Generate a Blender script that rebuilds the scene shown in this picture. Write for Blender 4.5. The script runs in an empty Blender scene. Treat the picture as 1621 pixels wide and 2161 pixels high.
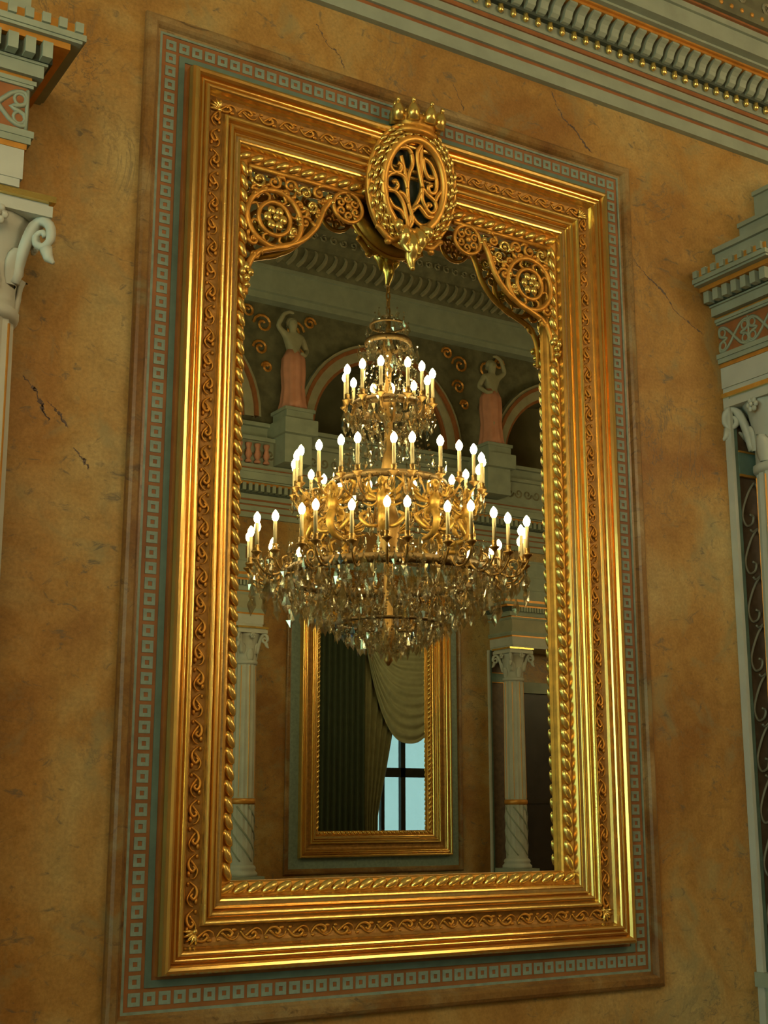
import bpy, math, random
from mathutils import Vector, Matrix
random.seed(7)
PI = math.pi
scene = bpy.context.scene
COL = scene.collection

# ------------------------------------------------------------------ camera
cam_d = bpy.data.cameras.new('camera')
cam = bpy.data.objects.new('camera', cam_d)
COL.objects.link(cam)
cam.location = (-3.695, -5.674, 1.616)
cam.rotation_euler = (math.radians(90 + 12.68), 0, math.radians(-31.73))
cam_d.sensor_fit = 'HORIZONTAL'
cam_d.sensor_width = 36.0
cam_d.lens = 36.0 * 2783.5 / 1621.0
cam_d.clip_end = 200
scene.camera = cam

# ------------------------------------------------------------------ world, daylight, exposure
world = bpy.data.worlds.new('world')
scene.world = world
world.use_nodes = True
bgn = world.node_tree.nodes['Background']
bgn.inputs['Color'].default_value = (0.36, 0.62, 1.0, 1)
bgn.inputs['Strength'].default_value = 3.2
scene.view_settings.view_transform = 'Standard'
scene.view_settings.look = 'None'
scene.view_settings.exposure = 0.0
scene.view_settings.gamma = 1.0
scene.view_settings.use_curve_mapping = False
scene.cycles.caustics_reflective = False
scene.cycles.caustics_refractive = False
scene.cycles.max_bounces = 7
scene.cycles.diffuse_bounces = 3
scene.cycles.glossy_bounces = 5
scene.cycles.transparent_max_bounces = 10
scene.cycles.adaptive_threshold = 0.16
BULB = 112.0


def daylight(loc, rot, sx, sy, power, color=(0.55, 0.9, 1.0)):
    l = bpy.data.lights.new('window_daylight', 'AREA')
    l.shape = 'RECTANGLE'
    l.size = sx
    l.size_y = sy
    l.energy = power
    l.color = color
    o = bpy.data.objects.new('window_daylight', l)
    COL.objects.link(o)
    o.location = loc
    o.rotation_euler = rot
    return o


# daylight falling in through the two tall windows of the west wall
daylight((-9.85, -3.4, 2.85), (0, math.radians(-90), 0), 4.3, 2.2, 150, (0.62, 1.0, 0.62))
daylight((-9.85, -8.2, 2.85), (0, math.radians(-90), 0), 4.3, 2.2, 150, (0.62, 1.0, 0.62))


# ------------------------------------------------------------------ materials
def nmat(name):
    m = bpy.data.materials.new(name)
    m.use_nodes = True
    nt = m.node_tree
    return m, nt, nt.nodes['Principled BSDF']


def setp(b, **kw):
    for k, v in kw.items():
        k = k.replace('_', ' ')
        if k in b.inputs:
            b.inputs[k].default_value = v


def tex_coord(nt, scale=(1, 1, 1)):
    tc = nt.nodes.new('ShaderNodeTexCoord')
    mp = nt.nodes.new('ShaderNodeMapping')
    mp.inputs['Scale'].default_value = scale
    nt.links.new(tc.outputs['Object'], mp.inputs['Vector'])
    return mp.outputs['Vector']


def noise(nt, vec, scale, detail=4, rough=0.55, dist=0.0):
    n = nt.nodes.new('ShaderNodeTexNoise')
    n.inputs['Scale'].default_value = scale
    n.inputs['Detail'].default_value = detail
    n.inputs['Roughness'].default_value = rough
    n.inputs['Distortion'].default_value = dist
    nt.links.new(vec, n.inputs['Vector'])
    return n.outputs['Fac']


def ramp(nt, fac, stops):
    r = nt.nodes.new('ShaderNodeValToRGB')
    e = r.color_ramp.elements
    while len(e) < len(stops):
        e.new(0.5)
    for i, (p, c) in enumerate(stops):
        e[i].position = p
        e[i].color = tuple(c) + ((1,) if len(c) == 3 else ())
    nt.links.new(fac, r.inputs['Fac'])
    return r.outputs['Color']


def mixc(nt, fac, a, b, mode='MIX'):
    m = nt.nodes.new('ShaderNodeMix')
    m.data_type = 'RGBA'
    m.blend_type = mode
    for s, v in ((m.inputs[0], fac), (m.inputs[6], a), (m.inputs[7], b)):
        if hasattr(v, 'links') or hasattr(v, 'is_linked'):
            nt.links.new(v, s)
        elif isinstance(v, (int, float)):
            s.default_value = v
        else:
            s.default_value = tuple(v) + ((1,) if len(v) == 3 else ())
    return m.outputs[2]


def bump(nt, b, h, strength=0.2, dist=0.01):
    n = nt.nodes.new('ShaderNodeBump')
    n.inputs['Strength'].default_value = strength
    n.inputs['Distance'].default_value = dist
    nt.links.new(h, n.inputs['Height'])
    nt.links.new(n.outputs['Normal'], b.inputs['Normal'])


def plain(name, col, rough=0.6, metal=0.0, var=0.18, scale=9.0, bmp=0.0, spec=0.4):
    m, nt, b = nmat(name)
    v = tex_coord(nt)
    f = noise(nt, v, scale, 5)
    lo = tuple(c * (1 - var) for c in col)
    hi = tuple(min(1, c * (1 + var)) for c in col)
    nt.links.new(ramp(nt, f, [(0.3, lo), (0.7, hi)]), b.inputs['Base Color'])
    setp(b, Roughness=rough, Metallic=metal, Specular_IOR_Level=spec)
    if bmp:
        bump(nt, b, noise(nt, v, scale * 6, 4), bmp, 0.004)
    return m


def marble(name, c1, c2, c3, vein, rough=0.35, scale=0.9):
    m, nt, b = nmat(name)
    v = tex_coord(nt)
    cloud = noise(nt, v, scale, 6, 0.6, 0.6)
    base = ramp(nt, cloud, [(0.34, c1), (0.5, c2), (0.66, c3)])
    mid = noise(nt, v, 7.0, 6, 0.72, 0.8)
    base = mixc(nt, 1.0, base, ramp(nt, mid, [(0.30, (0.80, 0.78, 0.74)), (0.50, (0.97, 0.97, 0.97)), (0.70, (1.05, 1.07, 1.10))]), 'MULTIPLY')
    grn = noise(nt, v, 60.0, 4, 0.7)
    base = mixc(nt, 1.0, base, ramp(nt, grn, [(0.35, (0.84, 0.84, 0.84)), (0.65, (1.12, 1.12, 1.12))]), 'MULTIPLY')
    pat = ramp(nt, noise(nt, v, 2.6, 5, 0.65, 1.0), [(0.54, (0, 0, 0)), (0.68, (0.5, 0.5, 0.5))])
    base = mixc(nt, pat, base, (0.27, 0.26, 0.14))
    # small dark flecks, drawn out diagonally
    v2 = tex_coord(nt, (6.0, 6.0, 10.0))
    fl = noise(nt, v2, 1.3, 4, 0.7, 1.2)
    fm = ramp(nt, fl, [(0.585, (0, 0, 0)), (0.70, (0.75, 0.75, 0.75))])
    col = mixc(nt, fm, base, vein)
    # fine ragged veins
    v3 = tex_coord(nt, (1.0, 1.0, 0.8))
    n3 = noise(nt, v3, 1.6, 7, 0.62, 1.4)
    mt = nt.nodes.new('ShaderNodeMath')
    mt.operation = 'SUBTRACT'
    mt.inputs[1].default_value = 0.5
    nt.links.new(n3, mt.inputs[0])
    ab = nt.nodes.new('ShaderNodeMath')
    ab.operation = 'ABSOLUTE'
    nt.links.new(mt.outputs[0], ab.inputs[0])
    vm = ramp(nt, ab.outputs[0], [(0.0, (0.7, 0.7, 0.7)), (0.012, (0, 0, 0))])
    msk = ramp(nt, noise(nt, v, 0.7, 2), [(0.48, (0, 0, 0)), (0.62, (1, 1, 1))])
    vm2 = mixc(nt, 1.0, vm, msk, 'MULTIPLY')
    col2 = mixc(nt, vm2, col, vein)
    nt.links.new(col2, b.inputs['Base Color'])
    setp(b, Roughness=rough, Specular_IOR_Level=0.35)
    return m


M = {}
M['marble'] = marble('ochre_marble', (0.31, 0.145, 0.036), (0.44, 0.245, 0.068), (0.50, 0.365, 0.15), (0.13, 0.115, 0.085), 0.45)
M['brown_marble'] = marble('brown_marble', (0.20, 0.09, 0.028), (0.29, 0.155, 0.048), (0.40, 0.28, 0.13), (0.08, 0.05, 0.03), 0.3, 1.6)
M['vein'] = plain('dark_vein', (0.13, 0.09, 0.075), 0.5)
M['stone'] = plain('pale_stone', (0.315, 0.355, 0.275), 0.6, 0, 0.12, 5, 0.1)
M['stone_light'] = plain('light_stone', (0.52, 0.53, 0.46), 0.6, 0, 0.08, 5)
M['stone_dark'] = plain('dark_ground', (0.06, 0.075, 0.055), 0.7, 0, 0.2, 6)  # near-black green tone behind brackets and dentils
M['red'] = plain('terracotta_paint', (0.31, 0.115, 0.038), 0.55, 0, 0.15, 12)
M['redgold'] = plain('orange_gilding', (0.62, 0.28, 0.05), 0.4, 0.35, 0.15, 14)
M['tile'] = plain('grey_green_inlay', (0.23, 0.31, 0.26), 0.45, 0, 0.2, 20)
M['band'] = plain('red_band', (0.29, 0.115, 0.038), 0.5, 0, 0.25, 5)
M['gold'] = plain('polished_gilding', (0.86, 0.55, 0.16), 0.21, 0.88, 0.08, 6, 0.0, 0.5)
M['gold_matt'] = plain('matt_gilding', (0.70, 0.34, 0.06), 0.45, 0.75, 0.22, 18, 0.35)
M['gold_bright'] = plain('bright_gilding', (0.90, 0.64, 0.19), 0.25, 0.85, 0.12, 18, 0.2)
M['gold_dark'] = plain('dark_gilt_ground', (0.38, 0.19, 0.045), 0.45, 0.6, 0.25, 24, 0.4)  # darker gilt tone for the carved ground
M['gold_satin'] = plain('satin_gilding', (0.78, 0.41, 0.08), 0.42, 0.75, 0.1, 12)
M['back'] = plain('dark_reflection', (0.012, 0.022, 0.014), 0.6)  # dark reflection of the glass put into the plate colour
M['panel'] = plain('brown_panel', (0.12, 0.075, 0.045), 0.5, 0, 0.3, 14)
M['vine'] = plain('grey_relief', (0.30, 0.27, 0.20), 0.55, 0, 0.15, 14)
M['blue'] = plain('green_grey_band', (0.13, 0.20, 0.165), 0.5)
M['floor'] = plain('parquet_wood', (0.22, 0.11, 0.045), 0.3, 0, 0.3, 3)
M['ceil'] = plain('ceiling_paint', (0.34, 0.33, 0.23), 0.8, 0, 0.1, 2)
M['cove'] = plain('cove_paint', (0.15, 0.145, 0.085), 0.7, 0, 0.3, 6)
M['leafc'] = plain('cove_leaf', (0.27, 0.25, 0.16), 0.6, 0, 0.2, 6)
M['door'] = plain('dark_door', (0.035, 0.025, 0.016), 0.4, 0, 0.3, 4)
M['robe'] = plain('rose_and_redlit_stone', (0.60, 0.27, 0.17), 0.6, 0, 0.12, 6)  # baluster rose; on the robes it paints in reddish light
M['figure'] = plain('figure_stone', (0.36, 0.34, 0.22), 0.6, 0, 0.12, 6)
M['hoop'] = plain('dull_bronze', (0.20, 0.125, 0.05), 0.45, 0.7, 0.3, 30, 0.3)
M['ormolu'] = plain('figured_ormolu', (0.62, 0.37, 0.085), 0.38, 0.75, 0.35, 14, 0.6)
M['candle'] = plain('candle_sleeve', (0.72, 0.58, 0.34), 0.5, 0, 0.06, 20)
M['brass'] = plain('gilt_brass', (0.50, 0.30, 0.10), 0.38, 0.85, 0.15, 20)
M['gallery'] = plain('gallery_wall', (0.30, 0.27, 0.15), 0.7, 0, 0.2, 2)
M['drape'] = plain('heavy_drape', (0.46, 0.44, 0.30), 0.75, 0, 0.12, 6)
M['olive_cloth'] = plain('olive_cloth', (0.22, 0.19, 0.10), 0.8, 0, 0.15, 6)
M['shaded_wall'] = plain('shaded_wall_tone', (0.06, 0.075, 0.05), 0.8, 0, 0.15, 6)  # shade on the wall put into this cloth colour
M['wframe'] = plain('dark_window_wood', (0.03, 0.028, 0.02), 0.45)


def mirror_mat():
    m, nt, b = nmat('mirror_silver')
    v = tex_coord(nt)
    f = noise(nt, v, 1.2, 3)
    nt.links.new(ramp(nt, f, [(0.3, (0.62, 0.65, 0.53)), (0.7, (0.65, 0.68, 0.56))]), b.inputs['Base Color'])
    setp(b, Metallic=1.0, Roughness=0.0)
    return m


def crystal_mat(name, tint, trans=0.62):
    m = bpy.data.materials.new(name)
    m.use_nodes = True
    nt = m.node_tree
    nt.nodes.clear()
    out = nt.nodes.new('ShaderNodeOutputMaterial')
    g = nt.nodes.new('ShaderNodeBsdfGlossy')
    g.inputs['Roughness'].default_value = 0.06
    t = nt.nodes.new('ShaderNodeBsdfTransparent')
    vec = tex_coord(nt)
    f = noise(nt, vec, 7.0, 2)
    c = ramp(nt, f, [(0.35, tint), (0.65, tuple(min(1, x * 1.25) for x in tint))])
    nt.links.new(c, g.inputs['Color'])
    t.inputs['Color'].default_value = (0.86, 0.85, 0.78, 1)
    mx = nt.nodes.new('ShaderNodeMixShader')
    mx.inputs[0].default_value = trans
    nt.links.new(g.outputs[0], mx.inputs[1])
    nt.links.new(t.outputs[0], mx.inputs[2])
    nt.links.new(mx.outputs[0], out.inputs['Surface'])
    return m


def bulb_mat():
    m, nt, b = nmat('lit_bulb')
    v = tex_coord(nt)
    f = noise(nt, v, 30, 1)
    c = ramp(nt, f, [(0.2, (1.0, 0.76, 0.40)), (0.8, (1.0, 0.80, 0.44))])
    nt.links.new(c, b.inputs['Emission Color'])
    b.inputs['Emission Strength'].default_value = BULB
    setp(b, Base_Color=(1, 0.9, 0.7, 1), Roughness=0.3)
    return m


def sheer_mat():
    m = bpy.data.materials.new('sheer_fabric')
    m.use_nodes = True
    nt = m.node_tree
    nt.nodes.clear()
    out = nt.nodes.new('ShaderNodeOutputMaterial')
    d = nt.nodes.new('ShaderNodeBsdfDiffuse')
    tr = nt.nodes.new('ShaderNodeBsdfTranslucent')
    t = nt.nodes.new('ShaderNodeBsdfTransparent')
    vec = tex_coord(nt)
    c = ramp(nt, noise(nt, vec, 8, 3), [(0.3, (0.66, 0.66, 0.60)), (0.7, (0.78, 0.78, 0.72))])
    nt.links.new(c, d.inputs['Color'])
    nt.links.new(c, tr.inputs['Color'])
    m1 = nt.nodes.new('ShaderNodeMixShader')
    m1.inputs[0].default_value = 0.55
    nt.links.new(d.outputs[0], m1.inputs[1])
    nt.links.new(tr.outputs[0], m1.inputs[2])
    m2 = nt.nodes.new('ShaderNodeMixShader')
    m2.inputs[0].default_value = 0.25
    nt.links.new(m1.outputs[0], m2.inputs[1])
    nt.links.new(t.outputs[0], m2.inputs[2])
    nt.links.new(m2.outputs[0], out.inputs['Surface'])
    return m


M['mirror'] = mirror_mat()
M['crystal'] = crystal_mat('clear_crystal', (0.92, 0.90, 0.82), 0.62)
M['crystal_blue'] = crystal_mat('blue_crystal', (0.35, 0.55, 1.0), 0.25)
M['pane'] = crystal_mat('window_glass', (0.6, 0.8, 0.9), 0.93)
M['bulb'] = bulb_mat()
M['sheer'] = sheer_mat()


# ------------------------------------------------------------------ mesh builder
class MB:
    def __init__(s):
        s.v = []
        s.f = []

    def box(s, x0, x1, y0, y1, z0, z1):
        n = len(s.v)
        s.v += [(x0, y0, z0), (x1, y0, z0), (x1, y1, z0), (x0, y1, z0),
                (x0, y0, z1), (x1, y0, z1), (x1, y1, z1), (x0, y1, z1)]
        s.f += [(n, n + 3, n + 2, n + 1), (n + 4, n + 5, n + 6, n + 7), (n, n + 1, n + 5, n + 4),
                (n + 1, n + 2, n + 6, n + 5), (n + 2, n + 3, n + 7, n + 6), (n + 3, n, n + 4, n + 7)]
        return s

    def tube(s, pts, r, n=6, closed=False, flat=1.0):
        pts = [Vector(p) for p in pts]
        k = len(pts)
        rs = r if isinstance(r, (list, tuple)) else [r] * k
        base = len(s.v)
        t0 = (pts[1] - pts[0]).normalized()
        up = Vector((0, 1, 0))
        if abs(t0.dot(up)) > 0.9:
            up = Vector((1, 0, 0))
        u = (up - t0 * up.dot(t0)).normalized()
        for i in range(k):
            if closed:
                t = pts[(i + 1) % k] - pts[i - 1]
            else:
                t = pts[min(i + 1, k - 1)] - pts[max(i - 1, 0)]
            t = t.normalized() if t.length > 1e-9 else t0
            u = u - t * u.dot(t)
            u = u.normalized() if u.length > 1e-6 else Vector((0, 0, 1))
            w = t.cross(u)
            for j in range(n):
                a = 2 * PI * j / n
                s.v.append(tuple(pts[i] + u * (math.cos(a) * rs[i] * flat) + w * (math.sin(a) * rs[i])))
        for i in range(k if closed else k - 1):
            for j in range(n):
                a = base + i * n + j
                b2 = base + i * n + (j + 1) % n
                c = base + ((i + 1) % k) * n + (j + 1) % n
                d = base + ((i + 1) % k) * n + j
                s.f.append((a, b2, c, d))
        if not closed:
            s.f.append(tuple(base + j for j in range(n))[::-1])
            s.f.append(tuple(base + (k - 1) * n + j for j in range(n)))
        return s

    def lathe(s, prof, n=16, c=(0, 0, 0), flute=None, sx=1.0, sy=1.0):
        base = len(s.v)
        for i, (r, z) in enumerate(prof):
            for j in range(n):
                a = 2 * PI * j / n
                rr = r
                if flute and flute[0] <= i <= flute[1] and j % 2:
                    rr = r * flute[2]
                s.v.append((c[0] + rr * math.cos(a) * sx, c[1] + rr * math.sin(a) * sy, c[2] + z))
        for i in range(len(prof) - 1):
            for j in range(n):
                s.f.append((base + i * n + j, base + i * n + (j + 1) % n,
                            base + (i + 1) * n + (j + 1) % n, base + (i + 1) * n + j))
        s.f.append(tuple(base + j for j in range(n))[::-1])
        s.f.append(tuple(base + (len(prof) - 1) * n + j for j in range(n)))
        return s

    def ell(s, c, r, nu=8, nv=5):
        base = len(s.v)
        s.v.append((c[0], c[1], c[2] - r[2]))
        for i in range(1, nv):
            a = -PI / 2 + PI * i / nv
            for j in range(nu):
                b2 = 2 * PI * j / nu
                s.v.append((c[0] + r[0] * math.cos(a) * math.cos(b2), c[1] + r[1] * math.cos(a) * math.sin(b2), c[2] + r[2] * math.sin(a)))
        s.v.append((c[0], c[1], c[2] + r[2]))
        top = len(s.v) - 1
        for j in range(nu):
            s.f.append((base, base + 1 + (j + 1) % nu, base + 1 + j))
            l = base + 1 + (nv - 2) * nu
            s.f.append((top, l + j, l + (j + 1) % nu))
        for i in range(nv - 2):
            for j in range(nu):
                a = base + 1 + i * nu
                s.f.append((a + j, a + (j + 1) % nu, a + nu + (j + 1) % nu, a + nu + j))
        return s

    def frame(s, x0, x1, z0, z1, prof, close=True):
        """profile (inset, y) carried round a rectangle with mitred corners"""
        base = len(s.v)
        k = len(prof)
        for (cx, cz, sx, sz) in ((x0, z0, 1, 1), (x1, z0, -1, 1), (x1, z1, -1, -1), (x0, z1, 1, -1)):
            for d, y in prof:
                s.v.append((cx + sx * d, y, cz + sz * d))
        for c in range(4):
            for i in range(k - 1 + (1 if close else 0)):
                a = base + c * k + i
                b2 = base + c * k + (i + 1) % k
                c2 = base + ((c + 1) % 4) * k + (i + 1) % k
                d2 = base + ((c + 1) % 4) * k + i
                s.f.append((a, d2, c2, b2))
        return s

    def prism(s, poly, a, b, axis='y'):
        """polygon extruded from a to b; poly in xz (axis y) or yz (axis x)"""
        n = len(s.v)
        k = len(poly)
        for t in (a, b):
            for p, q in poly:
                s.v.append((p, t, q) if axis == 'y' else (t, p, q))
        s.f.append(tuple(range(n, n + k)))
        s.f.append(tuple(range(n + k, n + 2 * k))[::-1])
        for i in range(k):
            j = (i + 1) % k
            s.f.append((n + i, n + k + i, n + k + j, n + j))
        return s

    def add(s, o, mat):
        n = len(s.v)
        s.v += [tuple(mat @ Vector(p)) for p in o.v]
        s.f += [tuple(i + n for i in f) for f in o.f]
        return s

    def mesh(s, name, smooth=False):
        m = bpy.data.meshes.new(name)
        m.from_pydata(s.v, [], s.f)
        m.validate()
        if smooth:
            m.polygons.foreach_set('use_smooth', [True] * len(m.polygons))
        import bmesh
        bm = bmesh.new()
        bm.from_mesh(m)
        bmesh.ops.recalc_face_normals(bm, faces=bm.faces)
        bm.to_mesh(m)
        bm.free()
        return m


def obj(name, mb, mat, parent=None, loc=(0, 0, 0), rot=(0, 0, 0), smooth=False, scale=None):
    me = mb.mesh(name, smooth) if isinstance(mb, MB) else mb
    if mat is not None and not me.materials:
        me.materials.append(M[mat])
    o = bpy.data.objects.new(name, me)
    COL.objects.link(o)
    o.location = loc
    o.rotation_euler = rot
    if scale:
        o.scale = scale
    if parent:
        o.parent = parent
    return o


def tag(o, label, cat, group=None, kind=None):
    o['label'] = label
    o['category'] = cat
    if group:
        o['group'] = group
    if kind:
        o['kind'] = kind
    return o


def empty(name, loc, rz=0.0):
    o = bpy.data.objects.new(name, None)
    COL.objects.link(o)
    o.location = loc
    o.rotation_euler = (0, 0, rz)
    o.empty_display_size = 0.1
    return o


def copy_tree(o, parent=None, skip=()):
    c = o.copy()
    COL.objects.link(c)
    c.parent = parent
    for ch in list(o.children):
        if ch.name.split('.')[0] not in skip:
            copy_tree(ch, c, skip)
    return c


def smooth_path(ctrl, n=6, closed=False):
    """Catmull-Rom through control points"""
    P = [Vector(p) for p in ctrl]
    k = len(P)
    out = []
    for i in range(k if closed else k - 1):
        if closed:
            p0, p1, p2, p3 = P[i - 1], P[i], P[(i + 1) % k], P[(i + 2) % k]
        else:
            p0, p1, p2, p3 = P[max(i - 1, 0)], P[i], P[i + 1], P[min(i + 2, k - 1)]
        for j in range(n):
            t = j / n
            out.append(0.5 * ((2 * p1) + (p2 - p0) * t + (2 * p0 - 5 * p1 + 4 * p2 - p3) * t * t + (3 * p1 - p0 - 3 * p2 + p3) * t ** 3))
    if not closed:
        out.append(P[-1])
    return out


def spiral(cx, cz, r0, r1, a0, turns, y=0.0, n=18):
    return [(cx + (r0 + (r1 - r0) * i / n) * math.cos(a0 + 2 * PI * turns * i / n), y,
             cz + (r0 + (r1 - r0) * i / n) * math.sin(a0 + 2 * PI * turns * i / n)) for i in range(n + 1)]


# ================================================================== THE SHELL
XW, XE = -10.0, 19.0          # end walls
YF = -11.8                    # opposite wall
ZC = 11.2                     # ceiling

fl = obj('floor', MB().box(XW - .3, XE + .3, YF - 3, .4, -.2, 0), 'floor')
tag(fl, 'polished brown parquet floor of the state hall', 'floor', kind='structure')
ce = obj('ceiling', MB().box(XW - .3, XE + .3, YF - 3, .4, ZC, ZC + .2), 'ceil')
tag(ce, 'dim painted ceiling high above the hall', 'ceiling', kind='structure')

# mirror wall: marble, with an opening behind the mirror and one for the window
WX0, WX1, WZ0, WZ1 = 14.2, 16.25, 0.72, 5.6
mb = MB()
HX, HZ0, HZ1 = 1.06, 1.21, 4.97
mb.box(XW, -HX, 0, .35, 0, 6.6).box(HX, WX0, 0, .35, 0, 6.6).box(-HX, HX, 0, .35, 0, HZ0).box(-HX, HX, 0, .35, HZ1, 6.6)
mb.box(WX1, XE, 0, .35, 0, 6.6).box(WX0, WX1, 0, .35, 0, WZ0).box(WX0, WX1, 0, .35, WZ1, 6.6).box(XW, XE, 0, .35, 6.6, ZC)
wall_n = obj('wall_north', mb, 'marble')
tag(wall_n, 'ochre marble wall with grey veins carrying the large gilt mirror', 'wall', kind='structure')

# opposite wall, seen in the mirror: marble below the gallery
FMX = 7.1                     # centre of the mirror over there
mb = MB()
mb.box(XW, FMX - HX, YF - .35, YF, 0, 6.6).box(FMX + HX, XE, YF - .35, YF, 0, 6.6)
mb.box(FMX - HX, FMX + HX, YF - .35, YF, 0, HZ0).box(FMX - HX, FMX + HX, YF - .35, YF, HZ1, 6.6)
wall_s = obj('wall_south', mb, 'marble')
tag(wall_s, 'opposite marble wall reflected behind the chandelier', 'wall', kind='structure')

# end walls
mb = MB()
mb.box(XE, XE + .3, YF - 3, .35, 0, ZC)
tag(obj('wall_east', mb, 'marble'), 'far end wall of the hall, out of the frame', 'wall', kind='structure')
mb = MB()
for y0, y1 in ((YF - 3, -9.4), (-7.0, -4.6), (-2.2, .35)):
    mb.box(XW - .3, XW, y0, y1, 0, ZC)
for y0, y1 in ((-9.4, -7.0), (-4.6, -2.2)):
    mb.box(XW - .3, XW, y0, y1, 0, .6).box(XW - .3, XW, y0, y1, 5.1, ZC)
tag(obj('wall_west', mb, 'marble'), 'near end wall of the hall with two tall windows', 'wall', kind='structure')
# roof over the gallery behind the opposite arcade is the ceiling; gallery back wall and floor
mb = MB()
mb.box(XW, XE, YF - 3, YF - 2.7, 6.6, ZC).box(XW, XE, YF - 2.7, YF - .35, 6.4, 6.6)
tag(obj('wall_gallery', mb, 'gallery'), 'dark back wall of the gallery behind the reflected arches', 'wall', kind='structure')

# drawn veins in the marble
def vein(pts, w, parent):
    mb = MB()
    k = len(pts)
    sp = smooth_path([(x, 0, z) for x, z in pts], 10)
    for p in sp[1:-1]:
        p.x += random.uniform(-.008, .008)
        p.z += random.uniform(-.006, .006)
    for i in range(len(sp) - 1):
        a, b = sp[i], sp[i + 1]
        t = (b - a).normalized()
        nrm = Vector((-t.z, 0, t.x))
        w0 = w * (0.12 + 0.85 * random.random() ** 1.6) * math.sin(PI * (i + .5) / len(sp)) ** .5
        n = len(mb.v)
        for p, ww in ((a, w0), (b, w0 * 0.8)):
            for sgn in (-1, 1):
                q = p + nrm * (ww * sgn)
                mb.v += [(q.x, -.0008, q.z), (q.x, .002, q.z)]
        mb.f += [(n, n + 2, n + 6, n + 4), (n + 1, n + 5, n + 7, n + 3), (n, n + 4, n + 5, n + 1), (n + 2, n + 3, n + 7, n + 6)]
    obj('vein', mb, 'vein', parent)


vein([(1.62, 4.96), (1.72, 4.86), (1.86, 4.78), (1.97, 4.66), (2.10, 4.60), (2.2, 4.55)], .011, wall_n)
vein([(1.02, 5.90), (1.06, 5.80), (1.13, 5.72), (1.19, 5.69), (1.28, 5.60), (1.33, 5.57)], .011, wall_n)
vein([(-.62, 5.80), (-.55, 5.70), (-.48, 5.66), (-.44, 5.58)], .008, wall_n)
vein([(.28, 5.72), (.33, 5.64), (.36, 5.57)], .006, wall_n)
vein([(-1.98, 3.42), (-1.92, 3.36), (-1.88, 3.31)], .012, wall_n)
vein([(-2.10, 3.52), (-2.04, 3.46), (-2.0, 3.38), (-1.97, 3.33)], .012, wall_n)
vein([(-1.85, 3.22), (-1.80, 3.17), (-1.77, 3.13)], .009, wall_n)

# ================================================================== BORDER OF THE MIRROR ON THE WALL
BX, BZ0, BZ1 = 1.52, 0.75, 5.45     # outer edge of the inlaid band
prof = [(0, .02), (0, -.022), (.008, -.034), (.022, -.042), (.05, -.042), (.062, -.03), (.07, -.012), (.082, -.010), (.082, .02)]
o = obj('marble_moulding', MB().frame(-BX - .08, BX + .08, BZ0 - .08, BZ1 + .08, prof), 'brown_marble', wall_n)
band = obj('inlaid_band', MB().frame(-BX, BX, BZ0, BZ1, [(0, .02), (0, -.004), (.17, -.004), (.17, .02)]), 'band', wall_n)
obj('pale_line', MB().frame(-BX, BX, BZ0, BZ1, [(.001, 0), (.001, -.010), (.014, -.010), (.014, 0)]), 'tile', band)
obj('pale_line', MB().frame(-BX + .108, BX - .108, BZ0 + .108, BZ1 - .108, [(0, 0), (0, -.010), (.030, -.010), (.030, 0)]), 'blue', band)  # inner pale line coloured dark green for the shadow it lies in
# one inlay piece: a square ring round a small red square
tm = MB()
h, q, t = .0275, .0105, .0035
for x0, x1, z0, z1 in ((-h, h, -h, -q), (-h, h, q, h), (-h, -q, -q, q), (q, h, -q, q)):
    tm.box(x0, x1, -t, .004, z0, z1)
tile_me = tm.mesh('tile')
tile_me.materials.append(M['tile'])
cl = BX - .063
nx, nz = 41, 63
sx = 2 * cl / nx
czl, czh = BZ0 + .063, BZ1 - .063
sz = (czh - czl) / nz
spots = [(-cl + i * sx, z) for i in range(nx + 1) for z in (czl, czh)] + [(x, czl + i * sz) for i in range(1, nz) for x in (-cl, cl)]
for x, z in spots:
    obj('tile', tile_me, None, band, (x, -.004, z))


# ================================================================== THE GILT MIRROR
GX, GZ0, GZ1 = 1.365, 0.905, 5.28
GH = GZ1 - GZ0
GC = (GZ0 + GZ1) / 2


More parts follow.
